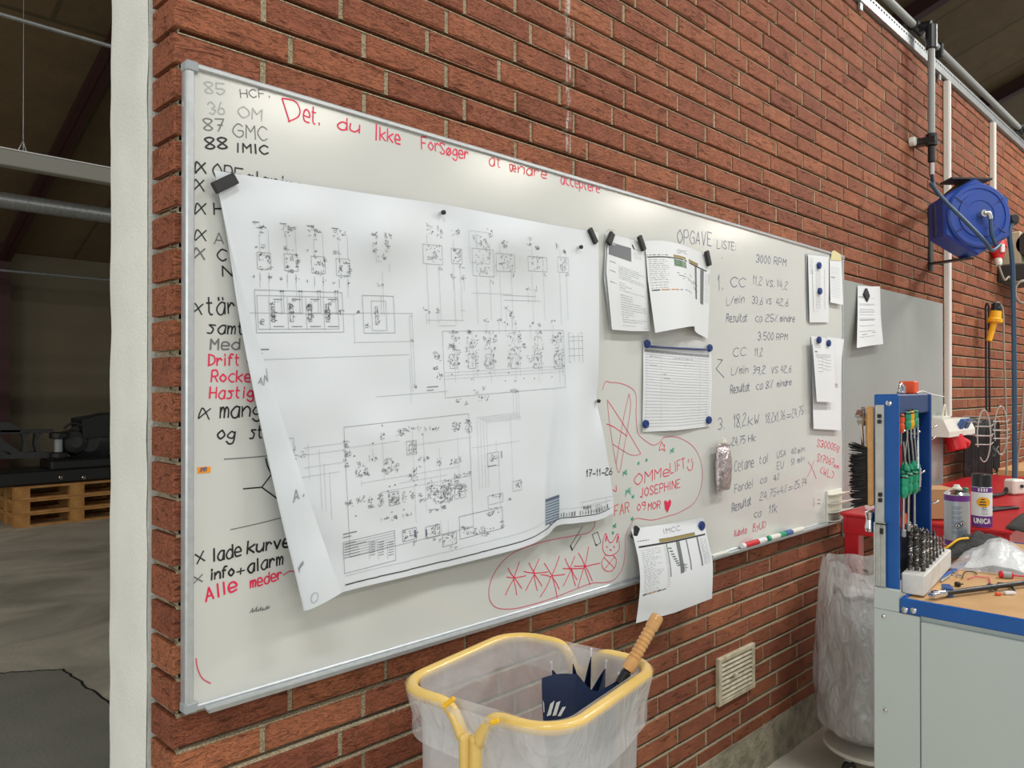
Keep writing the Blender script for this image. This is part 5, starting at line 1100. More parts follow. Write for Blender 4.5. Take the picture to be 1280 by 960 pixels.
# inspection lamp
c = py(1244, 408, -.08); lm = thing('inspection_lamp', 'yellow inspection lamp with a black top hanging on the brick wall', 'lamp', c); zv = V((0, 0, 1)); LX = V((1, 0, 0))
k_ = 4.95 / F
def at_(u, v): return pd(u, v, (c - CAMP).dot(FWD))
m = MB(); m.tube([at_(1236, 426), at_(1243, 402)], [.018, .020], 14); m.build('handle', 'yellow_plastic', lm)
m = MB(); m.lathe(at_(1243, 403), at_(1245, 388) - at_(1243, 403), [(0, 0), (.045, 0), (.047, .02), (.036, .03), (.033, .075), (.0, .077)], 20); m.build('head', 'yellow_plastic', lm)
m = MB(); m.lathe(at_(1245, 389), at_(1245, 378) - at_(1245, 389), [(.031, 0), (.032, .02), (.027, .025), (.027, .05), (.015, .055), (0, .056)], 18); m.build('cap', 'black_plastic', lm)
m = MB(); m.tube(smooth_pts([at_(1245, 378), at_(1250, 380), at_(1254, 392), at_(1255, 440), at_(1258, 540), at_(1258, 605)], 6), .006, 8); m.build('cord', 'cable_grey', lm)
m = MB()
for u in (1232, 1236): m.tube([py(u, 383, -.02), py(u + .5, 440, -.02), py(u + 1, 515, -.03)], .007, 8)
m.tube(smooth_pts([py(1232, 383, -.02), py(1234, 379, -.03), py(1236, 383, -.02)], 5), .007, 8)
tag(m.build('hanging_cable', 'cable_black'), 'doubled black cable hanging behind the yellow inspection lamp', 'cable')
# enclosure on its dark bracket, red plug and grey cable
ex = py(1247, 310, BY).x; eb = thing('enclosure', 'beige electrical enclosure on a dark bracket at the far right of the wall', 'electrical box', (ex, BY, 2.3))
ez0, ez1 = pxx(1255, 332, ex).z, pxx(1255, 291, ex).z; ey0 = pxx(1276, 310, ex).y
m = MB(); m.box((ex, ey0, ez0), (ex + .35, BY, ez1), 0, .008); m.build('box', 'beige_plastic', eb)
m = MB(); m.box((ex - .02, ey0 - .12, ez0 - .12), (ex + .45, BY, ez0 - .002), 0, .01); m.build('bracket', 'machine_grey', eb)
m = MB(); q = V((ex - .0, ey0 - .05, (ez0 + ez1) / 2 + .02)); m.cyl(q, q + V((.25, 0, 0)), .09, 20, 0, .01); m.build('motor', 'machine_grey', eb)
c = pxx(1247, 312, ex - .16); pg = thing('power_plug', 'red industrial plug hanging in front of the beige enclosure', 'plug', c)
d = V((.25, .1, .9)).normalized(); m = MB(); m.lathe(c - d * .07, d, [(.0, 0), (.03, 0), (.035, .02), (.05, .06), (.05, .075), (.056, .08), (.056, .12), (.048, .135), (0, .135)], 20); m.build('shell', 'red_plastic', pg)
m = MB(); m.obox(c + V((-.03, -.03, .0)), (RGT, FWD, UPV), (.014, .02, .028), 0, .004); m.build('latch', 'can_white', pg)
m = MB(); m.lathe(c - d * .12, d, [(0, 0), (.018, 0), (.024, .02), (.024, .05)], 14); m.build('gland', 'white_plastic', pg)
e0 = c - d * .12; m = MB(); e1 = pxx(1266, 352, ex - .1); m.tube(smooth_pts([e0, e0 + V((.02, -.03, -.10)), pxx(1261, 346, ex - .1), e1, pxx(1279, 352, ex - .1)], 6), .007, 8)
cc = pxx(1279, 365, ex - .1)
for k in range(3): m.tube([cc + V((.01 * k, 0, 0)) + RGT * ((.055 + .004 * k) * math.cos(a)) + V((0, 0, 1)) * ((.075 + .004 * k) * math.sin(a)) for a in [k2 * math.pi / 12 for k2 in range(24)]], .007, 8, 0, True)
tag(m.build('cable_coil', 'cable_grey'), 'grey cable with a small coil below the beige enclosure', 'cable')
m = MB(); m.tube(smooth_pts([pd(1280, 478, 4.6), pd(1277, 530, 4.6), pd(1272, 575, 4.6), pd(1271, 604, 4.6)], 5), .006, 8); tag(m.build('loose_cord', 'cable_grey'), 'thin pale cord hanging right of the blue air hose', 'cord')
wx = py(1246, 600, BY).x; m = MB()
zs = py(1262, 596, -.1).z
m.box((wx, -.30, zs - .02), (wx + .8, BY, zs + .03), 0, .004); m.box((wx + .02, -.26, 0), (wx + .06, -.02, zs - .02), 0, .004); m.box((wx + .7, -.26, 0), (wx + .74, -.02, zs - .02), 0, .004)
tag(m.build('wooden_shelf', 'wood'), 'low wooden shelf by the wall beyond the red table', 'shelf')

# ================================================================== red table
ZRT = .945; rx0, rx1, ry0, ry1 = 3.40, 5.55, -.70, -.055
rt = thing('red_table', 'red lacquered steel table along the wall under the grey metal sheet', 'table', ((rx0 + rx1) / 2, (ry0 + ry1) / 2, 0))
m = MB(); m.box((rx0, ry0, ZRT - .012), (rx1, ry1, ZRT), 0, .003); m.build('tabletop', 'red_lacquer', rt)
m = MB()
for lo, hi in (((rx0 + .01, ry0 + .01, ZRT - .09), (rx1 - .01, ry0 + .03, ZRT - .012)), ((rx0 + .01, ry1 - .03, ZRT - .09), (rx1 - .01, ry1 - .01, ZRT - .012)), ((rx0 + .01, ry0 + .03, ZRT - .09), (rx0 + .03, ry1 - .03, ZRT - .012)), ((rx1 - .03, ry0 + .03, ZRT - .09), (rx1 - .01, ry1 - .03, ZRT - .012))): m.box(lo, hi, 0, .002)
m.build('apron', 'red_lacquer', rt)
for x in (rx0 + .012, rx1 - .075):
    for y in (ry0 + .012, ry1 - .075): m = MB(); m.box((x, y, 0), (x + .06, y + .06, ZRT - .012), 0, .003); m.build('leg', 'red_lacquer', rt)

# ================================================================== sack on a dolly
sc_ = V((3.17, -.27, 0)); sk = thing('waste_sack', 'bulging clear plastic sack of wrapping in the corner beside the grey bench', 'sack', (sc_.x, sc_.y, .09))
def sackf(k0, k1, h0, h1, amp, sd_):
    def f(s, t):
        a = s * 2 * math.pi; z = h0 + (h1 - h0) * t
        r = .200 * (math.sin(min(1, t * 6 + .15) * math.pi / 2)) * (1.06 - .42 * max(0, t - .45) ** 1.3 - .10 * max(0, .25 - t) * 4 * .3)
        p = V((math.cos(a), math.sin(a), 0)) * r * k0
        nn = mnoise.noise(V((math.cos(a) * 2.2, math.sin(a) * 2.2, z * 4 + sd_))) * amp + mnoise.noise(V((math.cos(a) * 6, math.sin(a) * 6, z * 9 + sd_))) * amp * .4
        p *= 1 + nn; return sc_ + p + V((0, 0, z + (mnoise.noise(V((math.cos(a) * 2, math.sin(a) * 2, sd_))) * .04 if t > .9 else 0)))
    return f
m = MB(); f0 = sackf(.84, 1, .10, .68, .16, 3.1); m.grid(f0, 48, 40); m.fan([f0(k / 48, 1) + V((0, 0, .02)) for k in range(48)], 0); m.build('contents', 'wrap', sk)
m = MB(); m.grid(sackf(1, 1, .091, .80, .12, 1.7), 90, 70); m.build('skin', 'sack', sk)
dl_ = thing('dolly', 'low white rimmed dolly on small black casters under the clear sack', 'dolly', (sc_.x, sc_.y, 0))
m = MB(); m.cyl((sc_.x, sc_.y, .072), (sc_.x, sc_.y, .088), .178, 40, 0, .006); m.build('deck', 'white_plastic', dl_)
for a in (170, 245, 325, 60):
    p = sc_ + V((math.cos(R(a)) * .155, math.sin(R(a)) * .155, .03)); t_ = V((.5, .86, 0)); q = MB(); q.cyl(p - t_ * .011, p + t_ * .011, .03, 20, 0, .004); q.cyl(p - t_ * .013, p + t_ * .013, .012, 14, 1); q.box(p + V((-.012, -.012, .03)), p + V((.012, .012, .042)), 1, .002)
    q.build('caster', ['black_rubber', 'steel'], dl_)

# ================================================================== grey and blue workbench
ZW = .97; cB = pz(1125, 748, ZW); wx0 = cB.x; wyb = cB.y; wyf = -1.75; wx1 = wx0 + 1.0
wk = thing('workbench', 'grey workbench with a blue edged plywood top at the right', 'workbench', (wx0 + .5, -1.2, 0))
m = MB(); m.box((wx0 + .006, wyf + .01, ZW - .03), (wx1 - .006, wyb - .006, ZW - .0), 0, .001); m.build('worktop', 'wood', wk)
m = MB()
for lo, hi in (((wx0 - .003, wyf, ZW - .034), (wx0 + .012, wyb, ZW + .002)), ((wx0 + .012, wyb - .012, ZW - .034), (wx1, wyb, ZW + .004)), ((wx1 - .012, wyf, ZW - .034), (wx1, wyb - .012, ZW + .002))): m.box(lo, hi, 0, .003)
m.build('edge_trim', 'blue_lacquer', wk)
y1_ = pxx(1092, 760, wx0).y; y2_ = pxx(1150, 770, wx0).y; ztop = pxx(1105, 735, wx0).z
m = MB(); m.box((wx0, y2_ + .001, .03), (wx0 + .03, y1_, ZW - .036), 0, .002); m.box((wx0, cB.y + .002, ZW - .0355), (wx0 + .012, y1_, ztop), 0, .002); m.build('corner_post', 'bench_grey', wk)
m = MB(); m.box((wx0, wyf + .02, .03), (wx0 + .02, y2_ - .001, ZW - .048), 0, .0025); m.build('end_panel', 'bench_grey', wk)
m = MB(); m.box((wx0 + .012, wyf + .02, ZW - .05), (wx0 + .1, y1_ - .01, ZW - .036), 0); m.box((wx0 + .1, wyf + .05, .1), (wx1 - .05, y1_ - .03, ZW - .04), 0); m.build('carcass', 'bench_grey', wk)
for (u, v, r) in ((1105, 770, .006), (1107, 887, .006), (1131, 762, .009), (1142, 763, .009)):
    p = pxx(u, v, wx0); m = MB(); m.lathe(p, (-1, 0, 0), [(r, -.002), (r, .001), (r * .75, .004), (0, .005)], 16); m.lathe(p + V((-.005, 0, 0)), (-1, 0, 0), [(r * .35, 0), (0, .0004)], 6); m.build('screw', 'chrome', wk)
# tool frame standing at the rear corner
fz0 = ZW - .02; fz1 = pxx(1105, 493, wx0).z; fy0 = pxx(1121, 600, wx0).y; fy1 = pxx(1090, 600, wx0).y; fx1 = py(1165, 600, fy0).x
fx0 = wx0 + .013; fzb = ztop - .10
tf = thing('tool_frame', 'upright blue steel tool frame standing at the rear corner of the workbench', 'tool frame', (fx0, (fy0 + fy1) / 2, fz0))
W_ = .022
m = MB(); m.box((fx0, fy0, fzb), (fx0 + .012, fy1, fz1), 0, .003); m.build('side_board', 'blue_lacquer', tf)
m = MB(); m.box((fx0 + .012, fy0 + .004, fz1 - .05), (fx1, fy1, fz1), 0, .003); m.build('top_board', 'blue_dark', tf)
m = MB(); m.box((fx1 - .012, fy0, ZW + .006), (fx1, fy1, fz1), 0, .003); m.build('side_board', 'blue_shaded', tf)
m = MB(); m.box((fx0 + .012, fy1 - .012, ZW + .006), (fx1 - .012, fy1 - .004, fz1 - .05), 0); m.build('back_board', 'black_plastic', tf)
yr0, yr1 = pxx(1106, 600, fx0).y, pxx(1095, 600, fx0).y
za1, za0 = pxx(1100, 506, fx0).z, pxx(1100, 652, fx0).z
m = MB(); m.box((fx0 - .008, yr0, za0 - .01), (fx0, yr1, za1), 0, .002); m.build('slide_rail', 'rail_metal', tf)
yr0b, yr1b = pxx(1109, 690, fx0).y, pxx(1095, 690, fx0).y
m = MB(); m.box((fx0 - .013, yr0b, ztop + .002), (fx0 - .008, yr1b, za0), 0, .001)
for yy in (yr0b, yr1b - .004, (yr0b + yr1b) / 2 - .002): m.box((fx0 - .017, yy, ztop + .002), (fx0 - .013, yy + .004, za0), 0, .0008)
r_ = m.build('slide_rail', 'rail_metal', tf)
m = MB()
for (u, v, s) in ((1100, 520, .004), (1100, 527, .004), (1101, 618, .004), (1101, 625, .004)): p = pxx(u, v, fx0 - .008); m.obox(p - V((.004, 0, 0)), X3, (.005, s, s * 1.2), 0, .001)
m.obox(pxx(1102, 655, fx0 - .014), X3, (.004, .012, .0016), 0); m.obox(pxx(1102, 664, fx0 - .018), X3, (.002, .004, .007), 0)
m.build('slide_latch', 'black_plastic', tf)
p = pxx(1111, 504, fx0); m = MB(); m.lathe(p, (-1, 0, 0), [(.007, 0), (.007, .002), (.004, .003), (.0035, .001), (0, .001)], 16); m.build('rivet', 'chrome', tf)
yh = fy1 - .014
def fpt(u, v, y=None): return py(u, v, yh - .03 if y is None else y)
for (u, v) in ((1144, 536), (1148, 548), (1152, 627), (1150, 534), (1128, 541), (1134, 590)):
    p = fpt(u, v, yh); m = MB(); m.tube([p, p + V((0, -.035, 0)), p + V((.006, -.042, .006))], .0028, 8); m.build('hook', 'chrome', tf)
m = MB(); a = fpt(1122, 544); b = fpt(1147, 530); m.obox((a + b) / 2 + V((0, .012, 0)), ((b - a).normalized(), V((0, 1, 0)), (b - a).normalized().cross(V((0, 1, 0)))), ((b - a).length / 2, .012, .003), 0, .001); m.build('tool_rack', 'steel', tf)
m = MB(); a = fpt(1124, 621); b = fpt(1150, 612); m.obox((a + b) / 2 + V((0, .012, 0)), ((b - a).normalized(), V((0, 1, 0)), (b - a).normalized().cross(V((0, 1, 0)))), ((b - a).length / 2, .014, .004), 0, .001); m.build('tool_rack', 'machine_grey', tf)
# tools in the frame
def driver(hu, hv, tu, tv, hl, hm, label, y, hr=.0105, sr=.0026, socket=False, group='screwdrivers in the tool frame'):
    a = fpt(hu, hv, y); b = fpt(tu, tv, y); d = (b - a).normalized(); L_ = (b - a).length; hl = L_ * hl
    t = thing('screwdriver', label, 'screwdriver', a, group)
    m = MB(); m.lathe(a, d, [(0, 0), (hr * .75, 0), (hr, hl * .12), (hr, hl * .4), (hr * .82, hl * .5), (hr, hl * .62), (hr, hl * .8), (hr * .55, hl), (0, hl)], 8, 0, False); m.build('handle', hm, t)
    m = MB(); m.lathe(a, d, [(hr * .78, -.001), (hr * .78, hl * .06), (hr * 1.02, hl * .1), (hr * 1.02, hl * .16)], 8); m.build('end_cap', 'black_plastic', t)
    m = MB(); m.tube([a + d * hl * .95, b], sr, 8)
    if socket: m.cyl(b - d * .018, b, sr * 2.1, 12, 0, .001)
    m.build('shaft', 'steel', t)
nth = ['first', 'second', 'third', 'fourth', 'fifth', 'sixth']
for k, (hu, hv, tu, tv) in enumerate(((1128, 601, 1133, 548), (1134, 604, 1129, 552), (1139, 606, 1134, 548), (1144, 600, 1139, 547), (1147, 602, 1143, 546))):
    driver(hu, hv, tu, tv, .45, 'green_handle', 'green handled screwdriver, %s from the left in the middle row' % nth[k], yh - .028 - .006 * (k % 2))
for k, (hu, hv, tu, tv) in enumerate(((1130, 593, 1129, 671), (1136, 590, 1135, 664), (1143, 588, 1143, 664))):
    driver(hu, hv, tu, tv, .38, 'green_handle', 'green handled nut driver with a long shaft pointing down, %s from the left' % nth[k], yh - .046, .0105, .0032, True, 'nut drivers in the tool frame')
for k, (hu, hv, tu, tv, hm) in enumerate(((1126, 517, 1126, 556, 'orange'), (1134, 514, 1134, 552, 'green_handle'), (1138, 513, 1139, 550, 'yellow_plastic'), (1143, 512, 1143, 548, 'green_handle'))):
    driver(hu, hv, tu, tv, .62, hm, ['orange handled screwdriver at the upper left of the tool frame', 'dark green screwdriver in the top row beside the yellow one', 'yellow handled screwdriver in the top row of the tool frame', 'green screwdriver at the right end of the top row'][k], yh - .036 - .005 * k, .0095)
a = fpt(1124, 545, yh - .02); b = fpt(1126, 640, yh - .02); m = MB(); m.tube([a, b], [.005, .007], 10); tag(m.build('pliers', 'red_plastic'), 'red gripped tool hanging at the left inside the tool frame', 'tool')
m = MB(); p = fpt(1129, 652, yh - .03); m.obox(p, (V((.5, 0, .86)), V((0, 1, 0)), V((-.86, 0, .5))), (.022, .008, .010), 0, .004); tag(m.build('knife_handle', 'orange'), 'orange cutter handle low inside the tool frame', 'knife')
m = MB(); p = fpt(1148, 597, yh - .045); m.obox(p, (V((1, 0, 0)), V((0, 1, 0)), V((.1, 0, 1)).normalized()), (.005, .006, .026), 0, .002); m.tube([p + V((0, 0, .02)), fpt(1147, 522, yh - .04)], .003, 8); tag(m.build('ratchet', 'chrome'), 'chrome ratchet handle at the right inside the tool frame', 'ratchet')
# brush and chrome tools on the wall side of the frame
yb_ = fy1 + .03; bc = py(1082, 580, yb_); 
hb = thing('hand_brush', 'wooden hand brush with black bristles hanging on the side of the tool frame', 'brush', py(1088, 640, fy1 + .012))
m = MB(); a = py(1088, 632, fy1 + .012); b = py(1087, 508, fy1 + .012); d = b - a; L_ = d.length; d.normalize(); m.obox((a + b) / 2, (V((.8, .6, 0)), V((-.6, .8, 0)), d), (.012, .008, L_ / 2), 0, .005); m.build('handle', 'wood_handle', hb)
m = MB(); random.seed(5)
for k in range(300):
    t = random.random(); q = a + d * (L_ * (.02 + .56 * t)) + V((-.008, .004, 0)) * random.uniform(0, 1); e_ = -RGT * (.043 + random.uniform(-.003, .004)) + V((0, 0, random.uniform(-.006, .006) + (.012 if t > .9 else -.008 if t < .1 else 0))) + FWD * random.uniform(-.012, .012)
    m.tube([q, q + e_], [.0022, .0012], 4, 0, False, False)
br_o = m.build('bristles', 'bristle', hb); br_o['kind'] = 'stuff'
hm_ = thing('wrench', 'chrome wrench hanging behind the hand brush', 'wrench', py(1080, 562, fy1 + .03)); y_ = fy1 + .035
m = MB(); m.tube([py(1079, 572, y_), py(1076, 530, y_)], .0055, 10); m.build('shank', 'chrome', hm_)
m = MB(); p = py(1077, 524, y_); m.lathe(p - V((0, .01, 0)), (0, 1, 0), [(.007, 0), (.017, .002), (.017, .016), (.007, .018), (.007, 0)], 18); m.obox(py(1073, 517, y_), (V((.8, 0, .6)), V((0, 1, 0)), V((-.6, 0, .8))), (.012, .006, .004), 0, .001); m.obox(py(1080, 514, y_), (V((.6, 0, -.8)), V((0, 1, 0)), V((.8, 0, .6))), (.012, .006, .003), 0, .001); m.build('head', 'chrome', hm_)
m = MB(); p = py(1088, 652, fy1 + .016); m.lathe(p - V((0, 0, .025)), (0, 0, 1), [(0, 0), (.012, 0), (.014, .01), (.010, .03), (.014, .05), (0, .055)], 14); tag(m.build('socket_tool', 'chrome'), 'dark chrome socket tool just below the hand brush', 'tool')
# on top of the frame
p = pxx(1134, 488, fx0 + .10); p = V((p.x, (fy0 + fy1) / 2, fz1))
m = MB(); q = py(1135, 492, (fy0 + fy1) / 2); m.box((q.x - .012, q.y - .02, fz1), (q.x + .022, q.y + .02, fz1 + .034), 0, .003); tag(m.build('small_box', 'orange'), 'small orange box on top of the tool frame', 'box')
m = MB(); q = py(1126, 490, (fy0 + fy1) / 2 - .012); q.z = fz1 + .004; m.tube(smooth_pts([q + V((-.02, 0, 0)), q + V((-.006, 0, .02)), q + V((.01, 0, .022)), q + V((.016, 0, .004)), q + V((-.02, 0, .0))], 4), .0035, 8); m.obox(q + V((.012, 0, .008)), X3, (.008, .006, .011), 0, .002); tag(m.build('hose_clamp', 'chrome'), 'shiny metal clamp on top of the tool frame beside the orange box', 'clamp')
m = MB(); q = py(1146, 491, fy0 + .01); q.z = fz1 + .003; m.tube(smooth_pts([q, q + V((.05, 0, .004)), q + V((.10, -.004, -.004)), py(1180, 496, fy0 - .02)], 5), .002, 6); tag(m.build('cable_tie', 'can_white'), 'white cable tie lying over the right end of the tool frame', 'cable tie')
# drill block
c0 = pz(1125, 745, ZW); f1 = pz(1156, 748, ZW); b1 = pz(1189, 711, ZW)
ux = (b1 - f1); uxl = ux.length; ux.normalize(); uy = V((-ux.y, ux.x, 0)); w2 = (c0 - f1).length
uy = V((0, 0, 1)).cross(ux); wv = abs((c0 - f1).dot(uy)); db = thing('drill_stand', 'white block full of dark twist drills on the workbench corner', 'drill stand', f1)
hB = .052; cB2 = f1 + ux * uxl / 2 + uy * wv / 2 + V((0, 0, hB / 2 + .004))
m = MB(); m.obox(cB2, (ux, uy, V((0, 0, 1))), (uxl / 2, wv / 2, hB / 2), 0, .003); m.build('block', 'marble', db)
random.seed(11); kd = 0
for i in range(7):
    for j in range(3):
        p = f1 + ux * (uxl * (.12 + .125 * i)) + uy * (wv * (.22 + .28 * j)); h = (.125 - .012 * i) * random.uniform(.85, 1.05); r = .0062 - .0006 * i
        base = V((p.x, p.y, ZW + hB - .002)); m = MB(); nn = 26; vs = []
        for a in range(nn + 1):
            tt = a / nn; tw = tt * h / (r * 7) * 2 * math.pi
            for b_ in range(8):
                ang = b_ * math.pi / 4; rr = r * (.62 if b_ in (0, 4) else 1) if tt < .93 else r * (1 - (tt - .93) / .07 * .9); rr = r if tt < .12 else rr
                vs.append(base + V((math.cos(ang + tw) * rr, math.sin(ang + tw) * rr, tt * h)))
        m.add(vs, [(a * 8 + b_, a * 8 + (b_ + 1) % 8, a * 8 + 8 + (b_ + 1) % 8, a * 8 + 8 + b_) for a in range(nn) for b_ in range(8)], 0, False)
        tag(m.build('twist_drill', 'drill'), 'dark twist drill in the white block, %s row, %s from the near end' % (['front', 'middle', 'rear'][j], ['first', 'second', 'third', 'fourth', 'fifth', 'sixth', 'seventh'][i]), 'drill bit', 'twist drills in the white block')
# things on the worktop
def wp(u, v, dz=0.0): p = pz(u, v, ZW + .001); return V((p.x, p.y, ZW + .001 + dz))
a = wp(1163, 750, .012); b = wp(1290, 733, .012); d = (b - a).normalized(); tb = thing('breaker_bar', 'long black breaker bar with a chrome head lying along the bench edge', 'breaker bar', a)
m = MB(); m.lathe(a, d, [(0, 0), (.007, 0), (.0105, .004), (.011, .018), (.009, .022), (.0085, .045), (.007, .05), (0, .05)], 18); m.build('head', 'chrome', tb)
m = MB(); m.tube([a + d * .048, b], .0065, 12); m.build('bar', 'black_plastic', tb)
m = MB(); p = wp(1184, 744, .012); e1 = (wp(1190, 745) - wp(1178, 730)).normalized(); e2 = V((0, 0, 1)).cross(e1); m.obox(p, (e1, e2, V((0, 0, 1))), (.020, .0105, .012), 0, .002); m.obox(p + V((0, 0, .0)) - e1 * .016, (e1, e2, V((0, 0, 1))), (.0045, .0108, .0085), 1, .001); tag(m.build('eraser_block', ['blue_plug', 'can_white']), 'small blue block lying in front of the drill stand', 'block')
m = MB(); p = wp(1197, 733); m.cyl(p, p + V((0, 0, .011)), .0075, 16, 0, .0015); m.cyl(p + V((.006, -.004, .005)), p + V((.016, -.008, .005)), .002, 8); tag(m.build('knob', 'black_plastic'), 'small black knob lying on the worktop', 'knob')
for k, (u, v) in enumerate(((1192, 719), (1198, 721), (1195, 716))):
    p = wp(u, v); m = MB(); m.lathe(p, (0, 0, 1), [(.0032, 0), (.0062, 0), (.0062, .005), (.0032, .005), (.0032, 0)], 6, 0, False); tag(m.build('hex_nut', 'chrome'), ['shiny nut nearest the drill stand on the worktop', 'shiny nut at the right of the three on the worktop', 'shiny nut at the back of the three on the worktop'][k], 'nut', 'loose nuts on the worktop')
m = MB(); m.tube(smooth_pts([wp(1203, 724, .003), wp(1206, 717, .004), wp(1216, 716, .003), wp(1221, 719, .003)], 5), .0016, 6); tag(m.build('wire_scrap', 'cable_black'), 'bent dark wire scrap on the worktop', 'wire')
m = MB(); m.tube(smooth_pts([wp(1210, 725, .003), wp(1218, 722, .003), wp(1229, 723, .003), wp(1236, 724, .003), wp(1238, 730, .003)], 5), .0016, 6); tag(m.build('wire_scrap', 'ink_pink'), 'pale pink wire scrap on the worktop', 'wire')
m = MB(); m.tube([wp(1176, 728, .003), wp(1186, 722, .003)], .003, 8); tag(m.build('screw', 'steel'), 'grey screw lying beside the drill stand', 'screw')
sd_ = thing('screwdriver', 'grey and red screwdriver with a red shaft lying on the worktop', 'screwdriver', wp(1250, 723)); a = wp(1249, 722, .009); b = wp(1290, 724, .006); d = (b - a).normalized()
m = MB(); m.lathe(a, d, [(0, 0), (.008, 0), (.0095, .004), (.0095, .008)], 14); m.lathe(a + d * .028, d, [(.0095, 0), (.0095, .004), (.005, .006), (0, .006)], 14); m.build('handle_end', 'red_plastic', sd_)
m = MB(); m.lathe(a + d * .006, d, [(.009, 0), (.0098, .003), (.0098, .020), (.009, .023)], 14); m.build('handle', 'grey_plastic', sd_)
m = MB(); m.tube([a + d * .033, b], .0022, 8); m.build('shaft', 'red_plastic', sd_)
m = MB(); m.cyl(wp(1235, 736, .008), wp(1246, 739, .008), .007, 12, 0, .002); tag(m.build('hose_fitting', 'machine_grey'), 'dark grey hose fitting lying behind the breaker bar', 'fitting')
m = MB(); m.tube(smooth_pts([wp(1247, 731, .004), wp(1258, 732, .004), wp(1266, 737, .004), wp(1268, 741, .004)], 5), .003, 8); tag(m.build('wire_scrap', 'machine_grey'), 'thick dark cable scrap behind the breaker bar', 'wire')
m = MB(); p = wp(1262, 743, .004); m.obox(p, (RGT, V((FWD.x, FWD.y, 0)), V((0, 0, 1))), (.014, .006, .004), 0, .002); tag(m.build('plastic_clip', 'can_white'), 'small white plastic clip behind the breaker bar', 'clip')
m = MB(); p = wp(1248, 744, .003); m.obox(p, (RGT, V((FWD.x, FWD.y, 0)), V((0, 0, 1))), (.007, .004, .003), 0, .001); tag(m.build('plastic_scrap', 'orange'), 'tiny orange plastic piece behind the breaker bar', 'scrap')
# crumpled bag with papers
P00, P10, P11, P01 = wp(1186, 711), wp(1300, 726), wp(1300, 690), wp(1214, 694)
def bagf(hh, sd, fx):
    def f(s, t):
        p = P00.lerp(P10, s).lerp(P01.lerp(P11, s), t); e = math.sin(math.pi * min(1, max(0, s * 1.0 + .02))) ** .6 * math.sin(math.pi * t) ** .7
        hgt = hh * e * (.65 + .5 * mnoise.noise(V((s * 4 + sd, t * 3, sd)))) + .006 * mnoise.noise(V((s * 14, t * 9, sd + 2))) * e
        return p + V((0, 0, .002 + max(0, hgt)))
    return f
pb = thing('plastic_bag', 'crumpled clear plastic bag with white sheets inside lying on the worktop', 'bag', P00)
m = MB(); m.grid(bagf(.085, 1.3, 0), 40, 22); m.build('bag_film', 'skirt', pb)
def insf(s, t): q = bagf(.078, 1.3, 0)(.16 + .84 * s, .08 + .84 * t); q.z = max(ZW + .002, q.z - .006); return q
m = MB(); m.grid(insf, 30, 16); m.build('contents', 'paper', pb)
# black cloth with a yellow cord
Q00, Q10, Q11, Q01 = wp(1174, 700), wp(1258, 694), wp(1262, 684), wp(1186, 687)
def clf(s, t):
    p = Q00.lerp(Q10, s).lerp(Q01.lerp(Q11, s), t); e = (math.sin(math.pi * s) * math.sin(math.pi * t)) ** .4; return p + V((0, 0, .003 + e * (.052 + .028 * mnoise.noise(V((s * 5, t * 4, 8))))))
m = MB(); m.grid(clf, 36, 20); tag(m.build('work_cloth', 'cloth'), 'crumpled black cloth behind the clear plastic bag', 'cloth')
m = MB(); m.tube(smooth_pts([clf(.02, .30) + V((0, 0, .004)), clf(.10, .25) + V((0, 0, .006)), clf(.25, .24) + V((0, 0, .006)), clf(.4, .25) + V((0, 0, .006))], 5), .0035, 8); tag(m.build('yellow_cord', 'yellow_tape'), 'short yellow cord lying over the black cloth', 'cord')
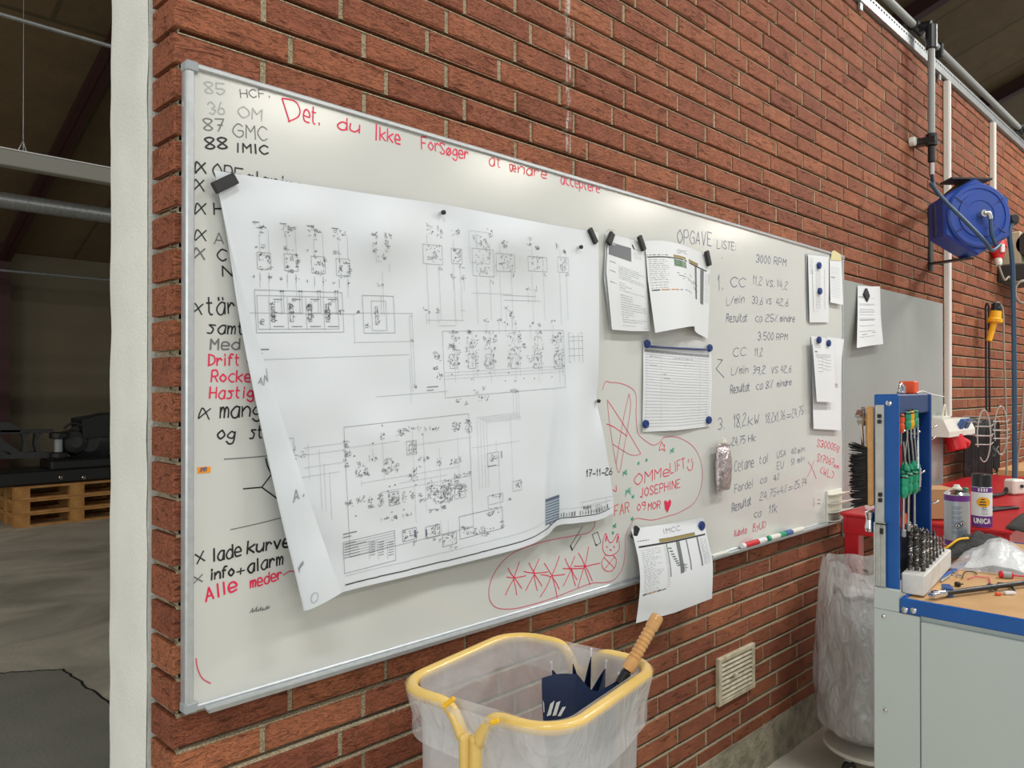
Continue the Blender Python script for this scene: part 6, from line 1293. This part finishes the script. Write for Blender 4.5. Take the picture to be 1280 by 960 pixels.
# spray cans
def can(u, vb, zt_, Z, r, H, label, kind):
    q = pd(u, 600, Z); b = V((q.x, q.y, zt_)); t = thing('spray_can', label, 'spray can', b)
    m = MB(); tw = (V((CAMP.x, CAMP.y, 0)) - V((b.x, b.y, 0))).normalized(); sd = V((-tw.y, tw.x, 0))
    def surf(a, h, e=.0006): ang = a / r; return b + (tw * math.cos(ang) - sd * math.sin(ang) * -1) * (r + e) + V((0, 0, h))
    def polar(cx_, cy_, rx_, ry_, n_, e_, mi): m.grid(lambda s_, t_: surf(cx_ + rx_ * t_ * math.cos(2 * math.pi * s_), cy_ + ry_ * t_ * math.sin(2 * math.pi * s_), e_), n_, 4, mi)
    def patch(a0, a1, h0, h1, mi, e=.0004): m.grid(lambda s, t_: surf(a0 + (a1 - a0) * s, h0 + (h1 - h0) * t_, e), 10, 2, mi)
    if kind == 0:
        m.lathe(b, (0, 0, 1), [(0, 0), (r * .95, 0), (r, .004), (r, .02), (r, H * .80), (r, H * .90), (r * 1.02, H * .905), (r * 1.02, H * .915), (r * .86, H * .955), (r * .5, H * .99), (r * .42, H), (0, H)], 32, 0, True, [0, 0, 2, 1, 2, 0, 0, 0, 0, 0, 0])
        for k in range(6):
            for j in range(3): patch(-.016, .016 - .004 * j, H * (.70 - .085 * k) - j * .004, H * (.70 - .085 * k) - j * .004 + .002, 3)
        for (x, h) in ((.002, .060), (.016, .068)):
            polar(x, h + .010, .010, .010, 4, .0009, 4); polar(x, h + .010, .0072, .0072, 4, .0014, 5); m.add([surf(x - .003, h + .006, .0016), surf(x + .003, h + .006, .0016), surf(x + .001, h + .015, .0016), surf(x - .001, h + .015, .0016)], [(0, 1, 2, 3)], 4)
        m.build('body', ['chrome', 'can_steel', 'purple', 'print_bluegrey', 'print_black', 'can_white'], t)
        m = MB(); m.lathe(b + V((0, 0, H)), (0, 0, 1), [(r * .40, 0), (r * .40, .004), (r * .3, .006), (r * .22, .014), (0, .015)], 16); m.build('nozzle', 'white_plastic', t)
    else:
        m.lathe(b, (0, 0, 1), [(0, 0), (r * .95, 0), (r, .003), (r, H * .05), (r, H * .22), (r, H * .66), (r, H * .75), (r * .97, H * .76)], 32, 0, True, [0, 0, 1, 1, 2, 1, 3])
        write(m, 'UNICA', (-.026, .018), (.030, .018), .018, .0042, 2, lambda a, h: surf(a, h, .0009), tuple(tw), 0, .05)
        polar(.006, H * .48, .024, .020, 24, .0008, 4)
        for k, wd_ in enumerate((.010, .018, .020)): m.ribbon([surf(.004 - wd_ / 2 + wd_ * j / 3, H * .48 + .011 - .010 * k, .0013) for j in range(4)], .0042, tuple(tw), 5)
        for k in range(4): patch(-.012 + k * .009, -.007 + k * .009, H * .68, H * .74, 2, .0007)
        for k in range(4): patch(.0, .022, H * (.34 - .03 * k), H * (.34 - .03 * k) + .002, 6)
        cr_ = [surf(.009 + .005 * math.cos(a), H * .37 + .005 * math.sin(a), .0012) for a in [k * math.pi / 6 for k in range(13)]]; m.ribbon(cr_, .0018, tuple(tw), 7)
        m.build('body', ['steel', 'purple', 'can_white', 'can_steel', 'yellow_plastic', 'print_black', 'print_mid', 'blue_magnet'], t)
        m = MB(); m.lathe(b, (0, 0, 1), [(r * .96, H * .755), (r * .97, H * .76), (r * .96, H * .985), (r * .90, H), (0, H)], 32); m.build('cap', 'black_plastic', t)
can(1196, 682, ZW + .001, 2.55, .0378, .185, 'silver and purple spray can without a cap behind the black cloth', 0)
can(1227, 659, ZRT + .001, 3.03, .0360, .207, 'purple and white spray can with a black cap on the red table', 1)
# things on the red table
def rp(u, v, dz=0): p = pz(u, v, ZRT + .001); return V((p.x, p.y, ZRT + .001 + dz))
q = rp(1178, 650); cbx = thing('cardboard_box', 'brown cardboard box on the red table behind the tool frame', 'box', q)
e1 = V((RGT.x, RGT.y, 0)).normalized(); e2 = V((FWD.x, FWD.y, 0)).normalized()
m = MB(); m.obox(q + e2 * .08 + V((0, 0, .062)), (e1, e2, V((0, 0, 1))), (.085, .08, .060), 0, .003); m.build('body', 'cardboard', cbx)
m = MB(); m.obox(q + e2 * .03 + V((.0, 0, .1225)), (e1, e2, V((0, 0, 1))), (.083, .03, .0015), 0); m.build('flap', 'cardboard', cbx)
def wpf(s, t): return rp(1166, 648) + e2 * .07 + e1 * (-.02 + .11 * s - .05 * s * t) + V((0, 0, .125 + .06 * t * (1 - s * .8) - .04 * s * s)) + e2 * (.05 * t)
m = MB(); m.grid(wpf, 10, 10); tag(m.build('paper_scrap', 'paper', None, .0005), 'white paper scrap standing on the cardboard box', 'paper')
q = rp(1268, 618); m = MB(); m.obox(q + V((0, 0, .04)), ((e1 * .95 + e2 * .3).normalized(), (e2 * .95 - e1 * .3).normalized(), V((0, 0, 1))), (.04, .03, .038), 0, .008)
for k in (-1, 1): m.cyl(q + V((0, 0, .045)) - e2 * .03 + e1 * .018 * k, q + V((0, 0, .045)) - e2 * .034 + e1 * .018 * k, .009, 12, 1)
tag(m.build('extension_socket', ['white_plastic', 'machine_grey']), 'white extension socket lying on the red table below the air hose', 'socket')
m = MB(); m.tube(smooth_pts([q + V((0, 0, .03)) - e1 * .04, rp(1255, 619, .01), rp(1243, 622, .01), rp(1234, 622, .01)], 5), .010, 8); tag(m.build('power_lead', 'cable_black'), 'dark lead of the extension socket on the red table', 'cable')
m = MB(); p = rp(1207, 622); m.cyl(p, p + V((0, 0, .05)), .012, 12, 0, .003); tag(m.build('small_bottle', 'green_handle'), 'small green capped bottle between the two spray cans', 'bottle')
m = MB(); p = rp(1075, 652); 
p = V((3.52, -.13, ZRT + .001)); m.cyl(p, p + V((.10, -.02, 0)) + V((0, 0, .0)), .02, 16, 0, .004)
for v_ in m.v: v_.z += .021
tag(m.build('tape_roll', 'paper_back'), 'pale roll lying on the left end of the red table', 'roll')
def mtl(s, t): q = rp(1257, 661).lerp(rp(1295, 640), s); q2 = rp(1300, 672); return q.lerp(q.lerp(q2, .6), t) + V((0, 0, .004 + .02 * math.sin(math.pi * s)))
m = MB(); m.grid(mtl, 8, 6); tag(m.build('sheet_offcut', 'machine_grey', None, .002), 'dark metal offcut on the near edge of the red table', 'offcut')
for k, (u, v, l) in enumerate(((1240, 637, .2), (1234, 640, .16))):
    a = rp(u, v, .006); b = rp(u + 32, v - 1 - 3 * k, .006); m = MB(); m.obox((a + b) / 2, ((b - a).normalized(), V((0, 0, 1)).cross((b - a).normalized()), V((0, 0, 1))), ((b - a).length / 2, .012, .006), 0, .003); tag(m.build('steel_bar', 'machine'), ['dark steel bar lying farther back on the red table', 'dark steel bar lying nearer the spray cans on the red table'][k], 'bar', 'dark bars on the red table')

# ================================================================== far hall seen through the opening
def fb(name, lo, hi, mt, lab, cat, ch=.003): m = MB(); m.box(lo, hi, 0, ch); return tag(m.build(name, mt), lab, cat)
y = 4.0; p = py(70, 209, y); zc = p.z; tg = thing('light_trunking', 'pale grey trunking hung on a wire under the far hall ceiling', 'trunking', (1, y, zc))
m = MB(); m.box((-3, y - .04, zc - .05), (6, y + .04, zc + .05), 0, .006); m.build('channel', 'trunking', tg)
m = MB(); m.box((-3, y - .05, zc + .045), (6, y - .038, zc + .052), 0, .001); m.build('lip', 'can_white', tg)
q = py(29, 185, y); m = MB(); m.tube([(q.x, y, zc + .05), (q.x, y, roofz(y) - .01)], .0022, 6); m.tube([(q.x - .03, y, zc + .05), (q.x, y, zc + .13), (q.x + .02, y, zc + .05)], .006, 6); m.build('hanger', 'steel', tg)
y = 6.6; p = py(70, 260, y); m = MB(); m.tube([(-3, y, p.z), (7, y, p.z)], .072, 20)
du = thing('spiral_duct', 'dark round spiral duct under the far hall ceiling', 'duct', (1.5, y, p.z)); m.build('duct', 'zinc', du)
m = MB()
for k in range(60): x = -1 + k * .12; m.tube([(x + .0 + .02 * math.cos(a), y + .074 * math.cos(a), p.z + .074 * math.sin(a)) for a in [j * math.pi / 8 for j in range(16)]], .004, 5, 0, True)
m.build('seam', 'zinc', du)
m = MB()
for x in (0.2, 3.2): m.tube([(x, y, p.z + .07), (x, y, roofz(y) - .01)], .004, 6)
m.build('hanger', 'steel', du)
for (v, y, r, lab) in ((38, 3.0, .011, 'thin steel pipe nearest the opening, high under the far hall ceiling'), (344, 8.9, .017, 'thin steel pipe along the far beige wall')):
    p = py(70, v, y); m = MB(); m.tube([(-3, y, p.z), (7, y, p.z)], r, 10); m.tube([(-2.5, y, p.z), (-2.5, y, roofz(y) - .01)], .004, 6); m.tube([(6.5, y, p.z), (6.5, y, roofz(y) - .01)], .004, 6); tag(m.build('steel_pipe', 'zinc'), lab, 'pipe')
# pallets
pc = pz(18, 661, 0); px0, py0 = pc.x, pc.y
def pallet(z):
    t = thing('pallet', 'x', 'pallet', (px0 + .6, py0 + .4, z), 'stacked pallets in the far hall')
    for k in range(3): yy = py0 + k * .3275; m = MB(); m.box((px0, yy, z + .001), (px0 + 1.2, yy + (.145 if k == 1 else .1), z + .022), 0, .002); m.build('bottom_board', 'pallet', t)
    for i in range(3):
        for k in range(3): x = px0 + i * .5275; yy = py0 + k * .3275; m = MB(); m.box((x, yy, z + .022), (x + .145, yy + (.145 if k == 1 else .1), z + .1), 0, .002); m.build('block', 'pallet', t)
    for i in range(3): x = px0 + i * .5275; m = MB(); m.box((x, py0, z + .1), (x + .145, py0 + .8, z + .122), 0, .002); m.build('stringer_board', 'pallet', t)
    for k in range(5): yy = py0 + k * .17; m = MB(); m.box((px0, yy, z + .122), (px0 + 1.2, yy + .12, z + .143), 0, .002); m.build('deck_board', 'pallet', t)
    return t
p0 = pallet(0.0); p0['label'] = 'bottom wooden pallet of the stack in the far hall'
for k, lab in enumerate(('middle wooden pallet of the stack in the far hall', 'top wooden pallet of the stack, under the black machine')): copy_thing(p0, V(p0.location) + V((0, 0, .144 * (k + 1))), lab)
ZP = .432
mc = thing('machine_unit', 'black machine chassis with axle drum and frame arms resting on the pallets', 'machine', (px0 + .6, py0 + .4, ZP))
m = MB(); m.box((px0 - .25, py0 + .05, ZP + .002), (px0 + 1.5, py0 + .62, ZP + .16), 0, .02); m.box((px0 + .35, py0 + .03, ZP + .15), (px0 + 1.5, py0 + .5, ZP + .26), 0, .02); m.build('chassis', 'machine', mc)
for u in (76, 105): p = py(u, 597, py0 + .05); m = MB(); m.cyl(p, p + V((0, -.015, 0)), .022, 12, 0, .004); m.build('bolt', 'chrome', mc)
ym = py0 + .1
def slab(pts, d, mt, nm):
    m = MB(); a = [py(u, v, ym) for u, v in pts]; n = len(a); b = [q + V((0, d, 0)) for q in a]; m.add(a + b, [tuple(range(n)), tuple(range(2 * n - 1, n - 1, -1))] + [(i, n + i, n + (i + 1) % n, (i + 1) % n) for i in range(n)]); m.build(nm, mt, mc)
slab([(-20, 527), (12, 528), (25, 536), (26, 540), (-20, 541)], .1, 'machine_grey', 'frame_arm')
slab([(-20, 538), (68, 537), (68, 541), (-20, 543)], .12, 'machine_grey', 'frame_arm')
slab([(-20, 563), (70, 566), (78, 572), (-20, 574)], .12, 'machine_grey', 'frame_arm')
slab([(0, 545), (6, 552), (28, 566), (14, 569), (-20, 556), (-20, 548)], .1, 'machine_grey', 'frame_arm')
slab([(27, 540), (38, 541), (33, 548), (33, 560), (38, 567), (27, 567), (30, 555)], .1, 'machine_grey', 'frame_arm')
slab([(45, 540), (55, 540), (49, 547), (47, 553), (50, 561), (56, 566), (46, 566), (43, 555)], .1, 'machine_grey', 'frame_arm')
p = py(73, 556, ym); m = MB(); m.cyl(p + V((0, 0, -.08)), p + V((0, 0, .07)), .04, 20, 0, .005); m.build('filter', 'grey_plastic', mc)
m = MB(); m.cyl(p + V((0, 0, .07)), p + V((0, 0, .14)), .09, 24, 0, .01); m.build('flange', 'machine', mc); m = MB(); m.cyl(p + V((0, 0, -.14)), p + V((0, 0, -.08)), .09, 24, 0, .01); m.build('flange', 'machine', mc)
p = py(96, 553, ym - .02); m = MB(); m.lathe(p + V((0, .3, 0)), (0, -1, 0), [(0, 0), (.13, 0), (.14, .1), (.12, .25), (.06, .3), (0, .3)], 24); m.build('gearbox', 'machine_grey', mc)
p = py(126, 548, ym); m = MB(); m.lathe(p + V((0, .4, -.05)), (-.3, -1, 0), [(0, 0), (.24, 0), (.25, .15), (.24, .3), (.1, .36), (0, .36)], 28); m.build('drum', 'machine', mc)
slab([(102, 524), (140, 517), (140, 545), (104, 548)], .4, 'machine', 'cover')
m = MB(); m.tube(smooth_pts([py(80, 536, ym), py(86, 531, ym), py(94, 529, ym), py(104, 533, ym)], 5), .012, 8); m.tube(smooth_pts([py(93, 524, ym), py(110, 521, ym - .02), py(124, 517, ym), py(142, 517, ym)], 5), .012, 8); m.build('hose', 'cable_black', mc)
